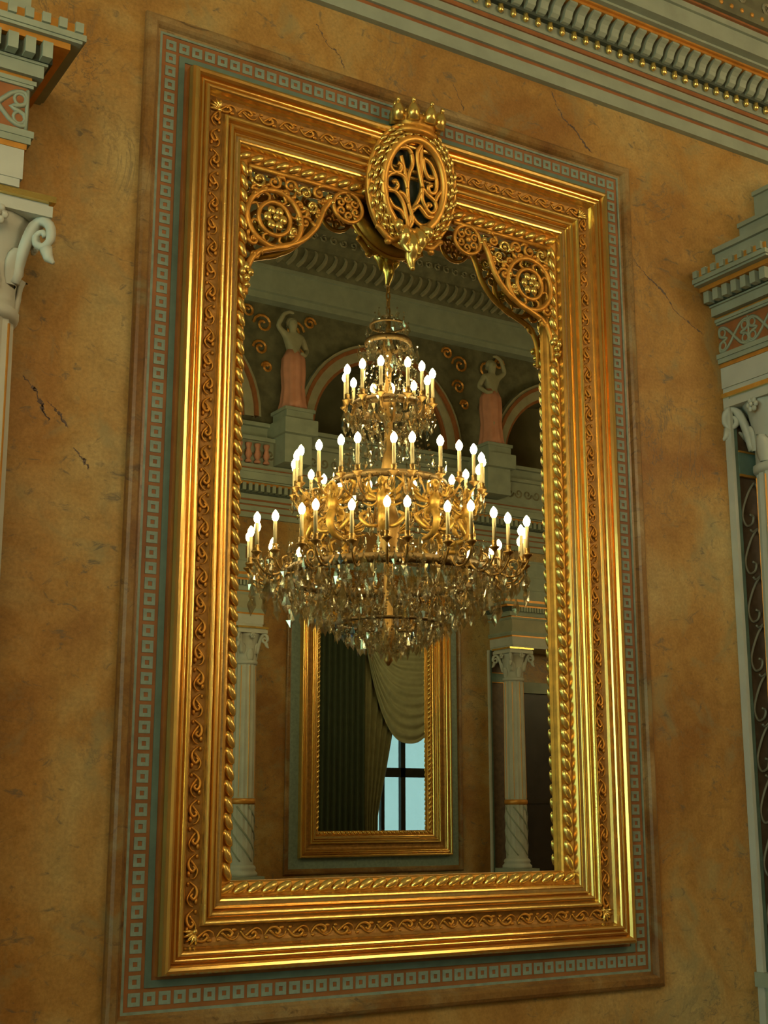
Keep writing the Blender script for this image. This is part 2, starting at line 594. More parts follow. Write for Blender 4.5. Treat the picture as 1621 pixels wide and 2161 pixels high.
def build_mirror():
    root = empty('gilt_mirror', (0, 0, GZ0))
    Z0, Z1 = 0.0, GH
    fr = lambda prof: MB().frame(-GX, GX, Z0, Z1, prof)
    ins = .385
    g = obj('mirror_glass', MB().box(-GX + ins - .02, GX - ins + .02, .10, .115, Z0 + ins - .02, Z1 - ins + .02), 'mirror', root)
    g['label'] = 'silvered glass reflecting the lit chandelier'

    def arc(d0, d1, y, hh, n=6):
        return [(d0 + (d1 - d0) * (.5 - .5 * math.cos(PI * i / n)), y - hh * math.sin(PI * i / n)) for i in range(n + 1)]
    obj('outer_moulding', fr([(0, .02), (0, -.045)] + arc(.002, .048, -.055, .04) + [(.052, -.062)] + arc(.055, .072, -.062, .012)
                             + arc(.076, .104, -.058, .022) + [(.108, -.045), (.116, -.03), (.116, .02)]), 'gold', root)
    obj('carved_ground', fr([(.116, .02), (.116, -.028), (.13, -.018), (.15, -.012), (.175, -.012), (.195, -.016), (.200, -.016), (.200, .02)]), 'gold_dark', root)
    obj('bead_moulding', fr([(.200, .02), (.200, -.02)] + arc(.201, .226, -.026, .022) + [(.23, -.014), (.23, .02)]), 'gold_bright', root)
    obj('inner_moulding', fr([(.23, .04), (.23, -.012)] + arc(.234, .262, -.012, .024) + [(.266, -.004)] + arc(.268, .284, .0, .014)
                             + arc(.288, .318, .016, .018) + [(.322, .034), (.322, .05)]), 'gold', root)
    rope = obj('rope_moulding', fr([(.322, .09), (.322, .04), (.334, .05), (.378, .06), (.385, .07), (.385, .099), (.38, .099)]), 'gold_matt', root)
    # rope beads: twisted ovals
    bm_ = MB().ell((0, 0, 0), (.0215, .022, .046), 8, 6)
    bead_me = bm_.mesh('bead', True)
    bead_me.materials.append(M['gold_bright'])
    d = .354
    x0, x1, z0, z1 = -GX + d, GX - d, Z0 + d, Z1 - d
    n1, n2 = 27, 49
    for i in range(n1 + 1):
        x = x0 + (x1 - x0) * i / n1
        for z in (z0, z1):
            obj('bead', bead_me, None, rope, (x, .045, z), (0, PI / 2 - .5, 0))
    for i in range(1, n2):
        z = z0 + (z1 - z0) * i / n2
        for sgn, x in ((1, x0), (-1, x1)):
            obj('bead', bead_me, None, rope, (x, .045, z), (0, -.45, 0))
    # leaf scrolls in the hollow
    lm = MB()
    lm.tube(smooth_path([(-.055, 0, -.012), (-.03, -.004, .018), (0, -.008, .022), (.02, -.01, .006), (.008, -.012, -.008), (-.004, -.012, .002)], 4), [.004 + .004 * math.sin(PI * i / 20) for i in range(21)], 5)
    lm.tube(smooth_path([(-.03, 0, .01), (.015, -.006, -.022), (.045, -.008, -.012), (.052, -.008, .006)], 4), [.007 - .0004 * i for i in range(13)], 5)
    lm.ell((.03, -.006, .02), (.016, .008, .008), 6, 4)
    lm.ell((-.045, -.004, -.02), (.012, .008, .007), 6, 4)
    leaf_me = lm.mesh('leaf_scroll', True)
    leaf_me.materials.append(M['gold_matt'])
    d = .158
    x0, x1, z0, z1 = -GX + d, GX - d, Z0 + d, Z1 - d
    n1, n2 = 20, 34
    for i in range(n1):
        x = x0 + (x1 - x0) * (i + .5) / n1
        s = 1 if i % 2 else -1
        obj('leaf_scroll', leaf_me, None, root, (x, -.014, z0), (0, 0, 0), scale=(1, 1, s))
        obj('leaf_scroll', leaf_me, None, root, (x, -.014, z1), (0, 0, 0), scale=(1, 1, s))
    for i in range(n2):
        z = z0 + (z1 - z0) * (i + .5) / n2
        s = 1 if i % 2 else -1
        obj('leaf_scroll', leaf_me, None, root, (x0, -.014, z), (0, PI / 2, 0), scale=(1, 1, s))
        obj('leaf_scroll', leaf_me, None, root, (x1, -.014, z), (0, PI / 2, 0), scale=(1, 1, s))
    # palmettes in the corners
    pm = MB()
    for a in range(-2, 3):
        an = a * .42
        pm.tube([(0, 0, 0), (math.sin(an) * .035, -.012, math.cos(an) * .035), (math.sin(an) * .062, -.006, math.cos(an) * .062)], [.005, .010, .004], 5)
    pm.ell((0, -.005, 0), (.014, .012, .014), 6, 4)
    pal = pm.mesh('palmette', True)
    pal.materials.append(M['gold_bright'])
    for sxn in (-1, 1):
        for zz, szn in ((z0, -1), (z1, 1)):
            obj('palmette', pal, None, root, (sxn * (x1 - .02), -.016, zz - szn * .02), (0, sxn * (PI / 4 if szn > 0 else 3 * PI / 4), 0))
    return root


mirror = build_mirror()
tag(mirror, 'large gilt framed mirror with openwork crest on the ochre wall', 'mirror')
LZ = lambda z: z - GZ0        # world height -> height within the mirror


# ---- openwork spandrels in the upper corners of the mirror
def spandrel(s):
    yy = .035
    P = lambda x, z, y=yy: (s * x, y, LZ(z))
    edge = MB()
    ctrl = [P(.995, 4.16), P(.985, 4.30), P(.93, 4.40), P(.80, 4.46), P(.68, 4.52), P(.59, 4.62), P(.54, 4.74), P(.50, 4.80)]
    edge.tube(smooth_path(ctrl, 6), .017, 6)
    edge.tube([P(.99, 4.87), P(.30, 4.87)], .013, 6)
    fret = obj('corner_fretwork', edge, 'gold_matt', mirror, smooth=True)
    ring = MB()
    for r, t in ((.158, .016), (.092, .013)):
        ring.tube([P(.835 + r * math.cos(a), 4.61 + r * math.sin(a)) for a in [2 * PI * i / 28 for i in range(28)]], t, 6, True)
    for k in range(8):
        a = 2 * PI * k / 8 + .3
        ring.tube(smooth_path([P(.835 + .09 * math.cos(a), 4.61 + .09 * math.sin(a)), P(.835 + .125 * math.cos(a + .25), 4.61 + .125 * math.sin(a + .25)),
                               P(.835 + .155 * math.cos(a), 4.61 + .155 * math.sin(a))], 3), .008, 5)
    obj('ring', ring, 'gold_matt', fret, smooth=True)
    ro = MB()
    for k in range(6):
        a = 2 * PI * k / 6
        ro.ell(P(.835 + .045 * math.cos(a), 4.61 + .045 * math.sin(a), yy - .012), (.026, .012, .026), 7, 4)
    ro.ell(P(.835, 4.61, yy - .02), (.02, .014, .02), 7, 4)
    obj('rosette', ro, 'gold_bright', fret, smooth=True)
    rd = MB()
    cx, cz = .395, 4.785
    rd.tube([P(cx + .09 * math.cos(a), cz + .085 * math.sin(a)) for a in [2 * PI * i / 20 for i in range(20)]], .012, 6, True)
    for k in range(6):
        a = 2 * PI * k / 6 + .4
        rd.tube([P(cx + .05 * math.cos(a) + q[0], cz + .048 * math.sin(a) + q[2]) for q in spiral(0, 0, .027, .008, a, 1.1, 0, 9)], .0085, 5)
    rd.ell(P(cx, cz, yy - .01), (.02, .012, .02), 7, 4)
    obj('roundel', rd, 'gold_matt', fret, smooth=True)
    # scrolls that fill the corner
    spots = [(.93, 4.81, .045), (.84, 4.815, .04), (.745, 4.815, .042), (.655, 4.80, .042), (.575, 4.82, .032), (.69, 4.72, .04), (.615, 4.735, .035),
             (.95, 4.725, .03), (.655, 4.635, .036), (.72, 4.565, .026), (.955, 4.47, .03), (.945, 4.39, .026), (.69, 4.64, .02), (.77, 4.765, .022), (.89, 4.765, .02)]
    bx = [(.985, 4.30), (.93, 4.40), (.80, 4.46), (.68, 4.52), (.59, 4.62), (.54, 4.74), (.50, 4.80), (.30, 4.82)]
    gx = .345
    while gx < .98:
        gz = 4.33
        while gz < 4.86:
            lim = [z0 + (z1 - z0) * (x0 - gx) / (x0 - x1) for (x0, z0), (x1, z1) in zip(bx[:-1], bx[1:]) if x1 <= gx <= x0]
            ok = lim and gz > lim[0] + .02 and math.hypot(gx - .835, gz - 4.61) > .19 and math.hypot(gx - .395, gz - 4.785) > .10
            if ok and all(math.hypot(gx - q[0], gz - q[1]) > q[2] + .018 for q in spots):
                spots.append((gx, gz, .021))
            gz += .03
        gx += .033
    for i, (x, z, r) in enumerate(spots):
        sc = MB()
        a0 = (i * 1.9) % 6.28
        pts = [P(x + q[0], z + q[2]) for q in spiral(0, 0, r, r * .22, a0, 1.25 * (1 if i % 2 else -1), 0, 14)]
        sc.tube(pts, [.011 - .0003 * k for k in range(15)], 5)
        sc.ell(P(x, z, yy - .008), (.013, .012, .013), 6, 4)
        sc.tube([P(x + r * math.cos(a0), z + r * math.sin(a0)), P(x + r * 1.5 * math.cos(a0 + .6), z + r * 1.5 * math.sin(a0 + .6), yy - .006),
                 P(x + r * 1.75 * math.cos(a0 + 1.0), z + r * 1.75 * math.sin(a0 + 1.0))], [.006, .013, .004], 5)
        obj('scroll', sc, 'gold_bright' if i % 3 == 0 else 'gold_matt', fret, smooth=True)
    boss = MB()
    for k, (dx, dz) in enumerate(((0, .03), (.022, 0), (-.022, 0), (0, -.035), (.0, -.075))):
        boss.ell(P(1.0 + dx, 4.27 + dz, yy - .02 - .004 * k), (.02, .02, .028 - .003 * k), 7, 4)
    obj('leaf_boss', boss, 'gold_bright', fret, smooth=True)


spandrel(-1)
spandrel(1)

# ---- crest: oval medallion with a pierced cipher, crown and pendant leaf
MX, MY, MZ = 0.0, 0.0, 0.0
med = obj('medallion', MB().tube([(MX + .232 * math.cos(a), MY + .035, MZ + .300 * math.sin(a)) for a in [2 * PI * i / 40 for i in range(40)]], .056, 8, True, .8), 'gold_matt', mirror, (-.022, -.040, LZ(4.975)), (.17, 0, 0), smooth=True)
LM = lambda z: z - 4.97
med['label'] = 'oval medallion with a pierced cipher under a crown'
rim = MB()
rim.tube([(MX + .198 * math.cos(a), MY - .012, MZ + .262 * math.sin(a)) for a in [2 * PI * i / 40 for i in range(40)]], .024, 8, True)
rim.tube([(MX + .283 * math.cos(a), MY + .01, MZ + .352 * math.sin(a)) for a in [2 * PI * i / 44 for i in range(44)]], .013, 6, True)
obj('rim', rim, 'gold_satin', med, smooth=True)
obj('dark_glass_fill', MB().lathe([(.0, 0), (1, 0), (1, .006), (0, .006)], 32, (0, 0, 0), None, .2, .265), 'back', med, (MX, MY + .035, MZ), (PI / 2, 0, 0))  # added plate, dark like the glass reflection seen through the cipher
wl = MB()
wl.tube([(-.03, 0, 0), (0, -.014, .016), (.034, -.004, .004)], [.006, .014, .004], 5)
wl.tube([(-.03, 0, 0), (.004, -.012, -.014), (.03, -.004, -.02)], [.006, .013, .004], 5)
wl_me = wl.mesh('leaf', True)
wl_me.materials.append(M['gold_bright'])
for i in range(54):
    a = 2 * PI * (i % 27) / 27 + (.11 if i > 26 else 0)
    ra = 0 if i < 27 else .034
    ta = math.atan2(.30 * math.cos(a), -.232 * math.sin(a))
    obj('leaf', wl_me, None, med, ((.232 + ra) * math.cos(a), -.010 + ra * .35, (.300 + ra) * math.sin(a)), (0, -ta, 0))
cyp = MB()
U = lambda u, v, y=0.0: (MX + u * .185, MY - .002 + y, MZ + v * .25)
PX = [[(800, 790), (815, 950), (828, 1100), (848, 1210), (822, 1330), (765, 1460), (735, 1640)],
      [(700, 905), (720, 1000), (690, 1130), (690, 1260), (715, 1400), (750, 1480), (775, 1560), (745, 1640)],
      [(700, 905), (650, 862), (560, 885), (500, 970), (480, 1070), (525, 1130), (590, 1110), (600, 1050), (560, 1035)],
      [(590, 950), (625, 1040), (660, 1140), (690, 1260)],
      [(690, 1260), (640, 1150), (540, 1140), (465, 1195), (470, 1290), (540, 1310), (585, 1260), (555, 1215), (525, 1240)],
      [(800, 790), (760, 870), (770, 960), (800, 1060), (848, 1210)],
      [(830, 910), (905, 935), (965, 1010), (1005, 1110), (1000, 1210), (945, 1235), (915, 1185), (955, 1155)],
      [(848, 1210), (910, 1260), (1000, 1310), (1015, 1390), (965, 1435), (910, 1400), (935, 1350), (965, 1370)],
      [(480, 1325), (560, 1320), (640, 1390), (690, 1500), (730, 1640)],
      [(500, 1400), (560, 1465), (640, 1490), (700, 1560)],
      [(600, 1310), (660, 1330), (715, 1400)],
      [(765, 1460), (820, 1400), (880, 1440), (930, 1480), (1000, 1470)],
      [(765, 1500), (820, 1560), (900, 1580), (985, 1530)],
      [(830, 910), (850, 1010), (905, 1090), (965, 1080)],
      [(1060, 1190), (1020, 1250), (1000, 1310)], [(450, 1150), (500, 1140), (540, 1140)],
      [(848, 1210), (860, 1320), (910, 1400)]]
strokes = [[((x - 755) / 310, (1215 - y) / 445) for x, y in st] for st in PX]
for k, st in enumerate(strokes):
    cyp.tube(smooth_path([U(u, v, -.003 * (k % 3)) for u, v in st], 5), .0135, 6)
obj('pierced_cipher', cyp, 'gold_satin', med, smooth=True)
# crown
cr = MB()
cz = LM(5.255)
cr.lathe([(.115, 0), (.125, .012), (.118, .03), (.110, .036), (.110, .05), (.122, .075), (.132, .10), (.126, .10), (.10, .05), (.09, .0)], 20, (MX, MY + .02, cz), None, 1, .7)
crown = obj('crown', cr, 'gold_matt', med, smooth=True)
for k in range(8):
    a = 2 * PI * k / 8 + .2
    p = MB()
    x, y = MX + .128 * math.cos(a), MY + .02 + .09 * math.sin(a)
    p.tube([(x, y, cz + .06), (x * 1 + .012 * math.cos(a), y - .004, cz + .115), (x + .02 * math.cos(a), y - .006, cz + .165)], [.038, .036, .008], 6)
    p.ell((x + .022 * math.cos(a), y - .006, cz + .17), (.015, .015, .017), 6, 4)
    obj('crown_leaf', p, 'gold_bright', crown, smooth=True)
# pendant acanthus at the foot
pd = MB()
for k, (dx, l, w) in enumerate(((0, .215, .045), (-.055, .15, .036), (.055, .15, .036), (-.10, .08, .03), (.10, .08, .03))):
    zt = LM(4.70) + abs(dx) * .5
    pd.tube(smooth_path([(MX + dx * .7, MY + .0, zt), (MX + dx, MY - .05, zt - l * .35), (MX + dx * .9, MY - .045, zt - l * .7), (MX + dx * .55, MY - .075, zt - l)], 4),
            [w * (.55 + .45 * math.sin(PI * min(1, .15 + i / 13))) * (1 - .5 * (i / 12) ** 2) for i in range(13)], 6)
obj('acanthus_pendant', pd, 'gold_bright', med, smooth=True)
for s in (-1, 1):
    tp = MB()
    tp.tube(smooth_path([(MX + s * .06, MY, LM(4.66)), (MX + s * .13, MY - .02, LM(4.64)), (MX + s * .19, MY - .01, LM(4.69)), (MX + s * .215, MY, LM(4.70))], 4), .016, 6)
    tp.ell((MX + s * .14, MY - .02, LM(4.625)), (.025, .02, .02), 6, 4)
    obj('leaf_spray', tp, 'gold_matt', med, smooth=True)

# mirror on the opposite wall: the same frame turned about
mirror2 = copy_tree(mirror, None, ('leaf_scroll', 'medallion', 'corner_fretwork', 'palmette'))
mirror2.location = (FMX, YF, GZ0)
mirror2.rotation_euler = (0, 0, PI)
tag(mirror2, 'distant gilt mirror reflected under the chandelier, showing a window', 'mirror')
mb = MB().frame(-BX - .08, BX + .08, BZ0 - .08, BZ1 + .08, prof)
o = obj('marble_moulding', mb, 'brown_marble', wall_s, (FMX, YF, 0), (0, 0, PI))
obj('inlaid_band', MB().frame(-BX, BX, BZ0, BZ1, [(0, .02), (0, -.004), (.17, -.004), (.17, .02)]), 'tile', wall_s, (FMX, YF, 0), (0, 0, PI))


# ================================================================== MAIN CORNICE OVER THE MIRROR WALL
def layers(name, x0, x1, rows, mat, parent, y=0.0, sgn=-1):
    mb = MB()
    for p, z0, z1 in rows:
        mb.box(x0, x1, min(y, y + sgn * p), max(y, y + sgn * p), z0, z1)
    return obj(name, mb, mat, parent)


def main_cornice(name, y, sgn, x0, x1, detail):
    root = layers(name, x0, x1, [(.040, 5.92, 6.000), (.056, 6.022, 6.098), (.074, 6.120, 6.170)], 'stone', None, y, sgn)
    layers('painted_line', x0, x1, [(.037, 6.000, 6.022), (.053, 6.098, 6.120), (.086, 6.170, 6.196)], 'red', root, y, sgn)
    layers('drop_ground', x0, x1, [(.095, 6.196, 6.268)], 'stone', root, y, sgn)
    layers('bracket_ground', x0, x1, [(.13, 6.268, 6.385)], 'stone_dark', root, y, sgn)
    layers('gilt_band', x0, x1, [(.235, 6.385, 6.402), (.255, 6.402, 6.414)], 'redgold', root, y, sgn)
    layers('corona', x0, x1, [(.29, 6.414, 6.43), (.35, 6.43, 6.545), (.37, 6.545, 6.585)], 'stone', root, y, sgn)
    layers('upper_line', x0, x1, [(.39, 6.585, 6.60)], 'red', root, y, sgn)
    return root


trim1 = main_cornice('trim_1', 0, -1, XW, 11.5, True)
tag(trim1, 'grey green cornice with red lines and brackets above the gilt mirror', 'cornice', kind='structure')
# gallery parapet over the cornice, dark and flecked with orange
par = layers('parapet', XW, 11.5, [(.42, 6.60, 6.70), (.36, 6.70, 7.10), (.42, 7.10, 7.2)], 'cove', trim1)
dm = MB().ell((0, 0, 0), (.018, .012, .018), 6, 4)
dme = dm.mesh('gilt_fleck', True)
dme.materials.append(M['redgold'])
for i in range(40):
    obj('gilt_fleck', dme, None, par, (.6 + i * .093, -.42, 6.65))
rl = MB()
for i in range(34):
    x = .9 + i * .12
    rl.tube(spiral(x, 6.80 + .1 * (i % 2), .05, .012, i * 1.3, 1.2 if i % 2 else -1.2, -.365, 10), .011, 4)
r = obj('scroll_relief', rl, 'leafc', par)
r['kind'] = 'stuff'
# brackets and drops
bk = MB()
bp = [(-.12, .0), (-.15, .004), (-.172, .02), (-.178, .042), (-.19, .062), (-.21, .078), (-.232, .09), (-.232, .103), (-.12, .103)]
bk.prism(bp, -.029, .029, 'x')
bk_me = bk.mesh('bracket')
bk_me.materials.append(M['stone'])
dr = MB().lathe([(.004, 0), (.017, .012), (.020, .030), (.014, .046), (.018, .054)], 8)
dr_me = dr.mesh('gilt_drop', True)
dr_me.materials.append(M['gold_bright'])
for i in range(-18, 42):
    x = .558 + i * .0931
    obj('bracket', bk_me, None, trim1, (x, 0, 6.282))
    obj('gilt_drop', dr_me, None, trim1, (x, -.112, 6.214))


# ================================================================== COLUMNS
def build_column():
    root = empty('column', (0, 0, 0))
    obj('pedestal', MB().box(-.25, .25, -.25, .25, 0, .08).box(-.22, .22, -.22, .22, .08, .62).box(-.25, .25, -.25, .25, .62, .70), 'stone', root)
    obj('base', MB().lathe([(.235, .70), (.235, .74), (.215, .76), (.2, .78), (.215, .80), (.205, .83), (.18, .85)], 24), 'stone_light', root, smooth=True)
    obj('shaft', MB().lathe([(.176, .85), (.176, 1.6), (.174, 1.75), (.172, 2.4), (.165, 3.2), (.158, 3.66)], 32, (0, 0, 0), (1, 5, .93)), 'stone_light', root)
    fl_ = MB()
    for k in range(8):
        a = 2 * PI * k / 8
        fl_.tube([(.174 * math.cos(a), .174 * math.sin(a), 1.78), (.158 * math.cos(a), .158 * math.sin(a), 3.62)], .007, 4)
    obj('gilt_fillet', fl_, 'redgold', root)
    obj('ring', MB().lathe([(.178, 1.68), (.19, 1.70), (.19, 1.74), (.178, 1.76)], 24), 'redgold', root, smooth=True)
    tw = MB()
    for k in range(6):
        a0 = 2 * PI * k / 6
        tw.tube([(.178 * math.cos(a0 + i * .35), .178 * math.sin(a0 + i * .35), .9 + i * .075) for i in range(11)], .012, 5)
    obj('spiral_relief', tw, 'stone', root, smooth=True)
    cap = obj('capital', MB().lathe([(.165, 3.64), (.178, 3.66), (.178, 3.69), (.16, 3.70), (.158, 3.78), (.165, 3.92), (.19, 4.04), (.23, 4.10)], 20), 'stone_light', root, smooth=True)
    lf = MB()
    for i in range(7):
        t = i / 6
        y = -(.165 + .012 * math.sin(t * PI) + .05 * max(0, t - .55) ** 1.2 * 2)
        zz = t * .2 - (.05 * max(0, t - .8) * 4)
        w = .052 * math.sin(PI * (.22 + .72 * t)) + .004
        lf.v += [(-w, y + .012, zz), (-w * .5, y - .006, zz), (0, y - .012, zz), (w * .5, y - .006, zz), (w, y + .012, zz)]
    for i in range(6):
        for j in range(4):
            a = i * 5 + j
            lf.f.append((a, a + 1, a + 6, a + 5))
    lf2 = MB()
    lf2.v = lf.v + [(x, y + .012, z) for x, y, z in lf.v]
    n = len(lf.v)
    lf2.f = lf.f + [tuple(i + n for i in f[::-1]) for f in lf.f]
    edge = [i * 5 for i in range(7)], [i * 5 + 4 for i in range(7)]
    for e in edge:
        for i in range(6):
            lf2.f.append((e[i], e[i + 1], e[i + 1] + n, e[i] + n))
    lf2.f.append(tuple([30, 31, 32, 33, 34, 34 + n, 33 + n, 32 + n, 31 + n, 30 + n]))
    lme = lf2.mesh('acanthus_leaf', True)
    lme.materials.append(M['stone_light'])
    for k in range(8):
        obj('acanthus_leaf', lme, None, cap, (0, 0, 3.70 + .09 * (k % 2)), (0, 0, 2 * PI * k / 8))
    vo = MB()
    vo.tube(smooth_path([(0, -.17, 3.80), (0, -.20, 3.93), (0, -.235, 4.03), (0, -.275, 4.075), (0, -.32, 4.05), (0, -.33, 3.99), (0, -.297, 3.955),
                         (0, -.262, 3.975), (0, -.264, 4.012), (0, -.292, 4.022), (0, -.303, 4.0)], 3), [.028] * 8 + [.023] * 8 + [.018] * 8 + [.014] * 7, 6)
    vo.tube([(0, -.31, 3.945), (0, -.325, 3.90), (0, -.35, 3.875)], [.03, .022, .008], 6)
    vme = vo.mesh('volute', True)
    vme.materials.append(M['stone_light'])
    for k in range(4):
        obj('volute', vme, None, cap, (0, 0, 0), (0, 0, PI / 4 + k * PI / 2))
    ro = MB()
    for k in range(6):
        a = 2 * PI * k / 6
        ro.ell((.03 * math.cos(a), -.235, 4.05 + .03 * math.sin(a)), (.02, .014, .02), 6, 4)
    ro.ell((0, -.245, 4.05), (.016, .014, .016), 6, 4)
    rme = ro.mesh('rosette', True)
    rme.materials.append(M['stone_light'])
    for k in range(4):
        obj('rosette', rme, None, cap, (0, 0, 0), (0, 0, k * PI / 2))
    obj('abacus', MB().box(-.235, .235, -.235, .235, 4.085, 4.135).box(-.22, .22, -.22, .22, 4.135, 4.15), 'stone_light', cap)
    obj('gilt_edge', MB().box(-.245, .245, -.245, .245, 4.15, 4.178), 'gold_bright', cap)
    return root


CX, CY = 2.385, -.24
col = build_column()
col.location = (-CX, CY, 0)
tag(col, 'pale column with scrolled capital at the left edge beside the mirror', 'column', kind='structure')
c2 = copy_tree(col)
c2.location = (2.57, CY, 0)
tag(c2, 'pale column with leafy capital at the right edge before a vine panel', 'column', kind='structure')
c3 = copy_tree(col)
c3.location = (4.63, YF + .40, 0)
tag(c3, 'slim column reflected beside the left edge of the mirror glass', 'column', kind='structure')
c4 = copy_tree(col)
c4.location = (9.47, YF + .40, 0)
tag(c4, 'slim column reflected beside the dark doorway in the mirror', 'column', kind='structure')


# ================================================================== PORTAL BLOCKS (entablature on columns)
def interlace_mesh(w, h):
    mb = MB()
    a, b = w * .46, h * .42
    mb.tube(smooth_path([(-a, 0, b), (-a * .45, 0, b * .75), (a * .45, 0, -b * .75), (a, 0, -b), (a, 0, -b * .3), (a * .5, 0, 0), (a, 0, b * .3), (a, 0, b),
                         (a * .45, 0, b * .75), (-a * .45, 0, -b * .75), (-a, 0, -b), (-a, 0, -b * .3), (-a * .5, 0, 0), (-a, 0, b * .3)], 3, True), .012, 4, True, .6)
    for sx_ in (-1, 1):
        for sz_ in (-1, 1):
            mb.tube([(sx_ * a * .82 + a * .22 * math.cos(t_), 0, sz_ * b * .55 + b * .34 * math.sin(t_)) for t_ in [2 * PI * i_ / 10 for i_ in range(10)]], .008, 4, True, .6)
    mb.tube([(w * .5, 0, -h * .5), (w * .5, 0, h * .5)], .009, 4)
    me = mb.mesh('interlace_panel', True)
    me.materials.append(M['stone'])
    return me


IW = .25
inter_me = interlace_mesh(IW, .185)
den_me = MB().box(-.022, .022, -.05, .03, 0, .074).mesh('dentil')
den_me.materials.append(M['stone'])
sq_me = MB().box(-.018, .018, -.014, .01, 0, .045).mesh('crest_block')
sq_me.materials.append(M['stone'])


def block(x0, x1, front, sides, detail=True):
    """entablature of a portal; the wall behind is y=0, the room is at negative y"""
    def lay(name, rows, mat, parent=None):
        mb = MB()
        for ov, z0, z1 in rows:
            mb.box(x0 - ov, x1 + ov, -front - ov * .5, 0, z0, z1)
        return obj(name, mb, mat, parent)
    root = lay('entablature', [(-.01, 4.178, 4.215), (0, 4.215, 4.35)], 'stone_light')
    lay('painted_line', [(.008, 4.35, 4.375), (.012, 4.668, 4.688), (.15, 4.832, 4.862)], 'redgold', root)
    lay('string_moulding', [(.022, 4.375, 4.405), (.032, 4.405, 4.435), (.02, 4.636, 4.65), (.03, 4.65, 4.67)], 'stone', root)
    lay('frieze_ground', [(0, 4.435, 4.636)], 'red' if detail else 'figure', root)
    lay('lower_fascia', [(.055, 4.688, 4.745), (.07, 4.745, 4.757)], 'stone', root)
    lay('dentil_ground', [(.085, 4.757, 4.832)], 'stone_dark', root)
    lay('corona', [(.195, 4.862, 4.876), (.21, 4.876, 4.905)], 'stone', root)
    lay('crest_ground', [(.205, 4.905, 4.945)], 'redgold', root)
    lay('parapet_step', [(-.01, 4.95, 5.13), (.015, 5.13, 5.165), (-.25, 5.165, 5.37), (-.23, 5.37, 5.40), (-.41, 5.40, 5.64), (-.39, 5.64, 5.67)], 'stone', root)
    if not detail:
        mb = MB()
        n = int((x1 - x0 + .2) / .055)
        for i in range(n):
            x = x0 - .1 + .055 * i
            mb.box(x, x + .036, -front - .08, -front - .03, 4.757, 4.832)
        r = obj('dentil_row', mb, 'stone', root)
        r['kind'] = 'stuff'
        return root
    faces = []
    L = x1 - x0
    for nm in sides:
        if nm == 'front':
            faces.append((lambda t, ov: ((x0 - ov + t, -front - ov * .5, 0)), L, 0.0))
        elif nm == 'left':
            faces.append((lambda t, ov: ((x0 - ov, -t, 0)), front, -PI / 2))
        else:
            faces.append((lambda t, ov: ((x1 + ov, -t, 0)), front, PI / 2))
    for fn, ln, rz in faces:
        n = int(ln / IW + .3)
        for i in range(n):
            p = fn((i + .5) * ln / n, 0.0)
            obj('interlace_panel', inter_me, None, root, (p[0], p[1], 4.5355), (0, 0, rz))
        m = ln + (.042 if rz else .17)
        k = int(m / .074)
        for i in range(k):
            p = fn((i + .5) * m / k, .085)
            obj('dentil', den_me, None, root, (p[0], p[1], 4.757), (0, 0, rz))
        m = ln + (.105 if rz else .42)
        k = int(m / .072)
        for i in range(k):
            p = fn((i + .5) * m / k, .21)
            obj('crest_block', sq_me, None, root, (p[0], p[1], 4.905), (0, 0, rz))
    return root


FRONT = .50
e1 = block(2.335, 4.8, FRONT, ('left', 'front'))
tag(e1, 'grey stone entablature with interlace frieze and dentils on the right', 'entablature', kind='structure')
e2 = block(-4.8, -2.295, FRONT, ('front',))
tag(e2, 'grey stone entablature jutting in at the upper left corner', 'entablature', kind='structure')


def far_block(x0, x1, label):
    e = block(-x1, -x0, .62, (), False)
    e.location = (0, YF, 0)
    e.rotation_euler = (0, 0, PI)
    tag(e, label, 'entablature', kind='structure')


far_block(2.2, 4.80, 'grey entablature block reflected beside the left edge of the glass')
far_block(9.30, 11.9, 'grey entablature block reflected over the dark doorway')


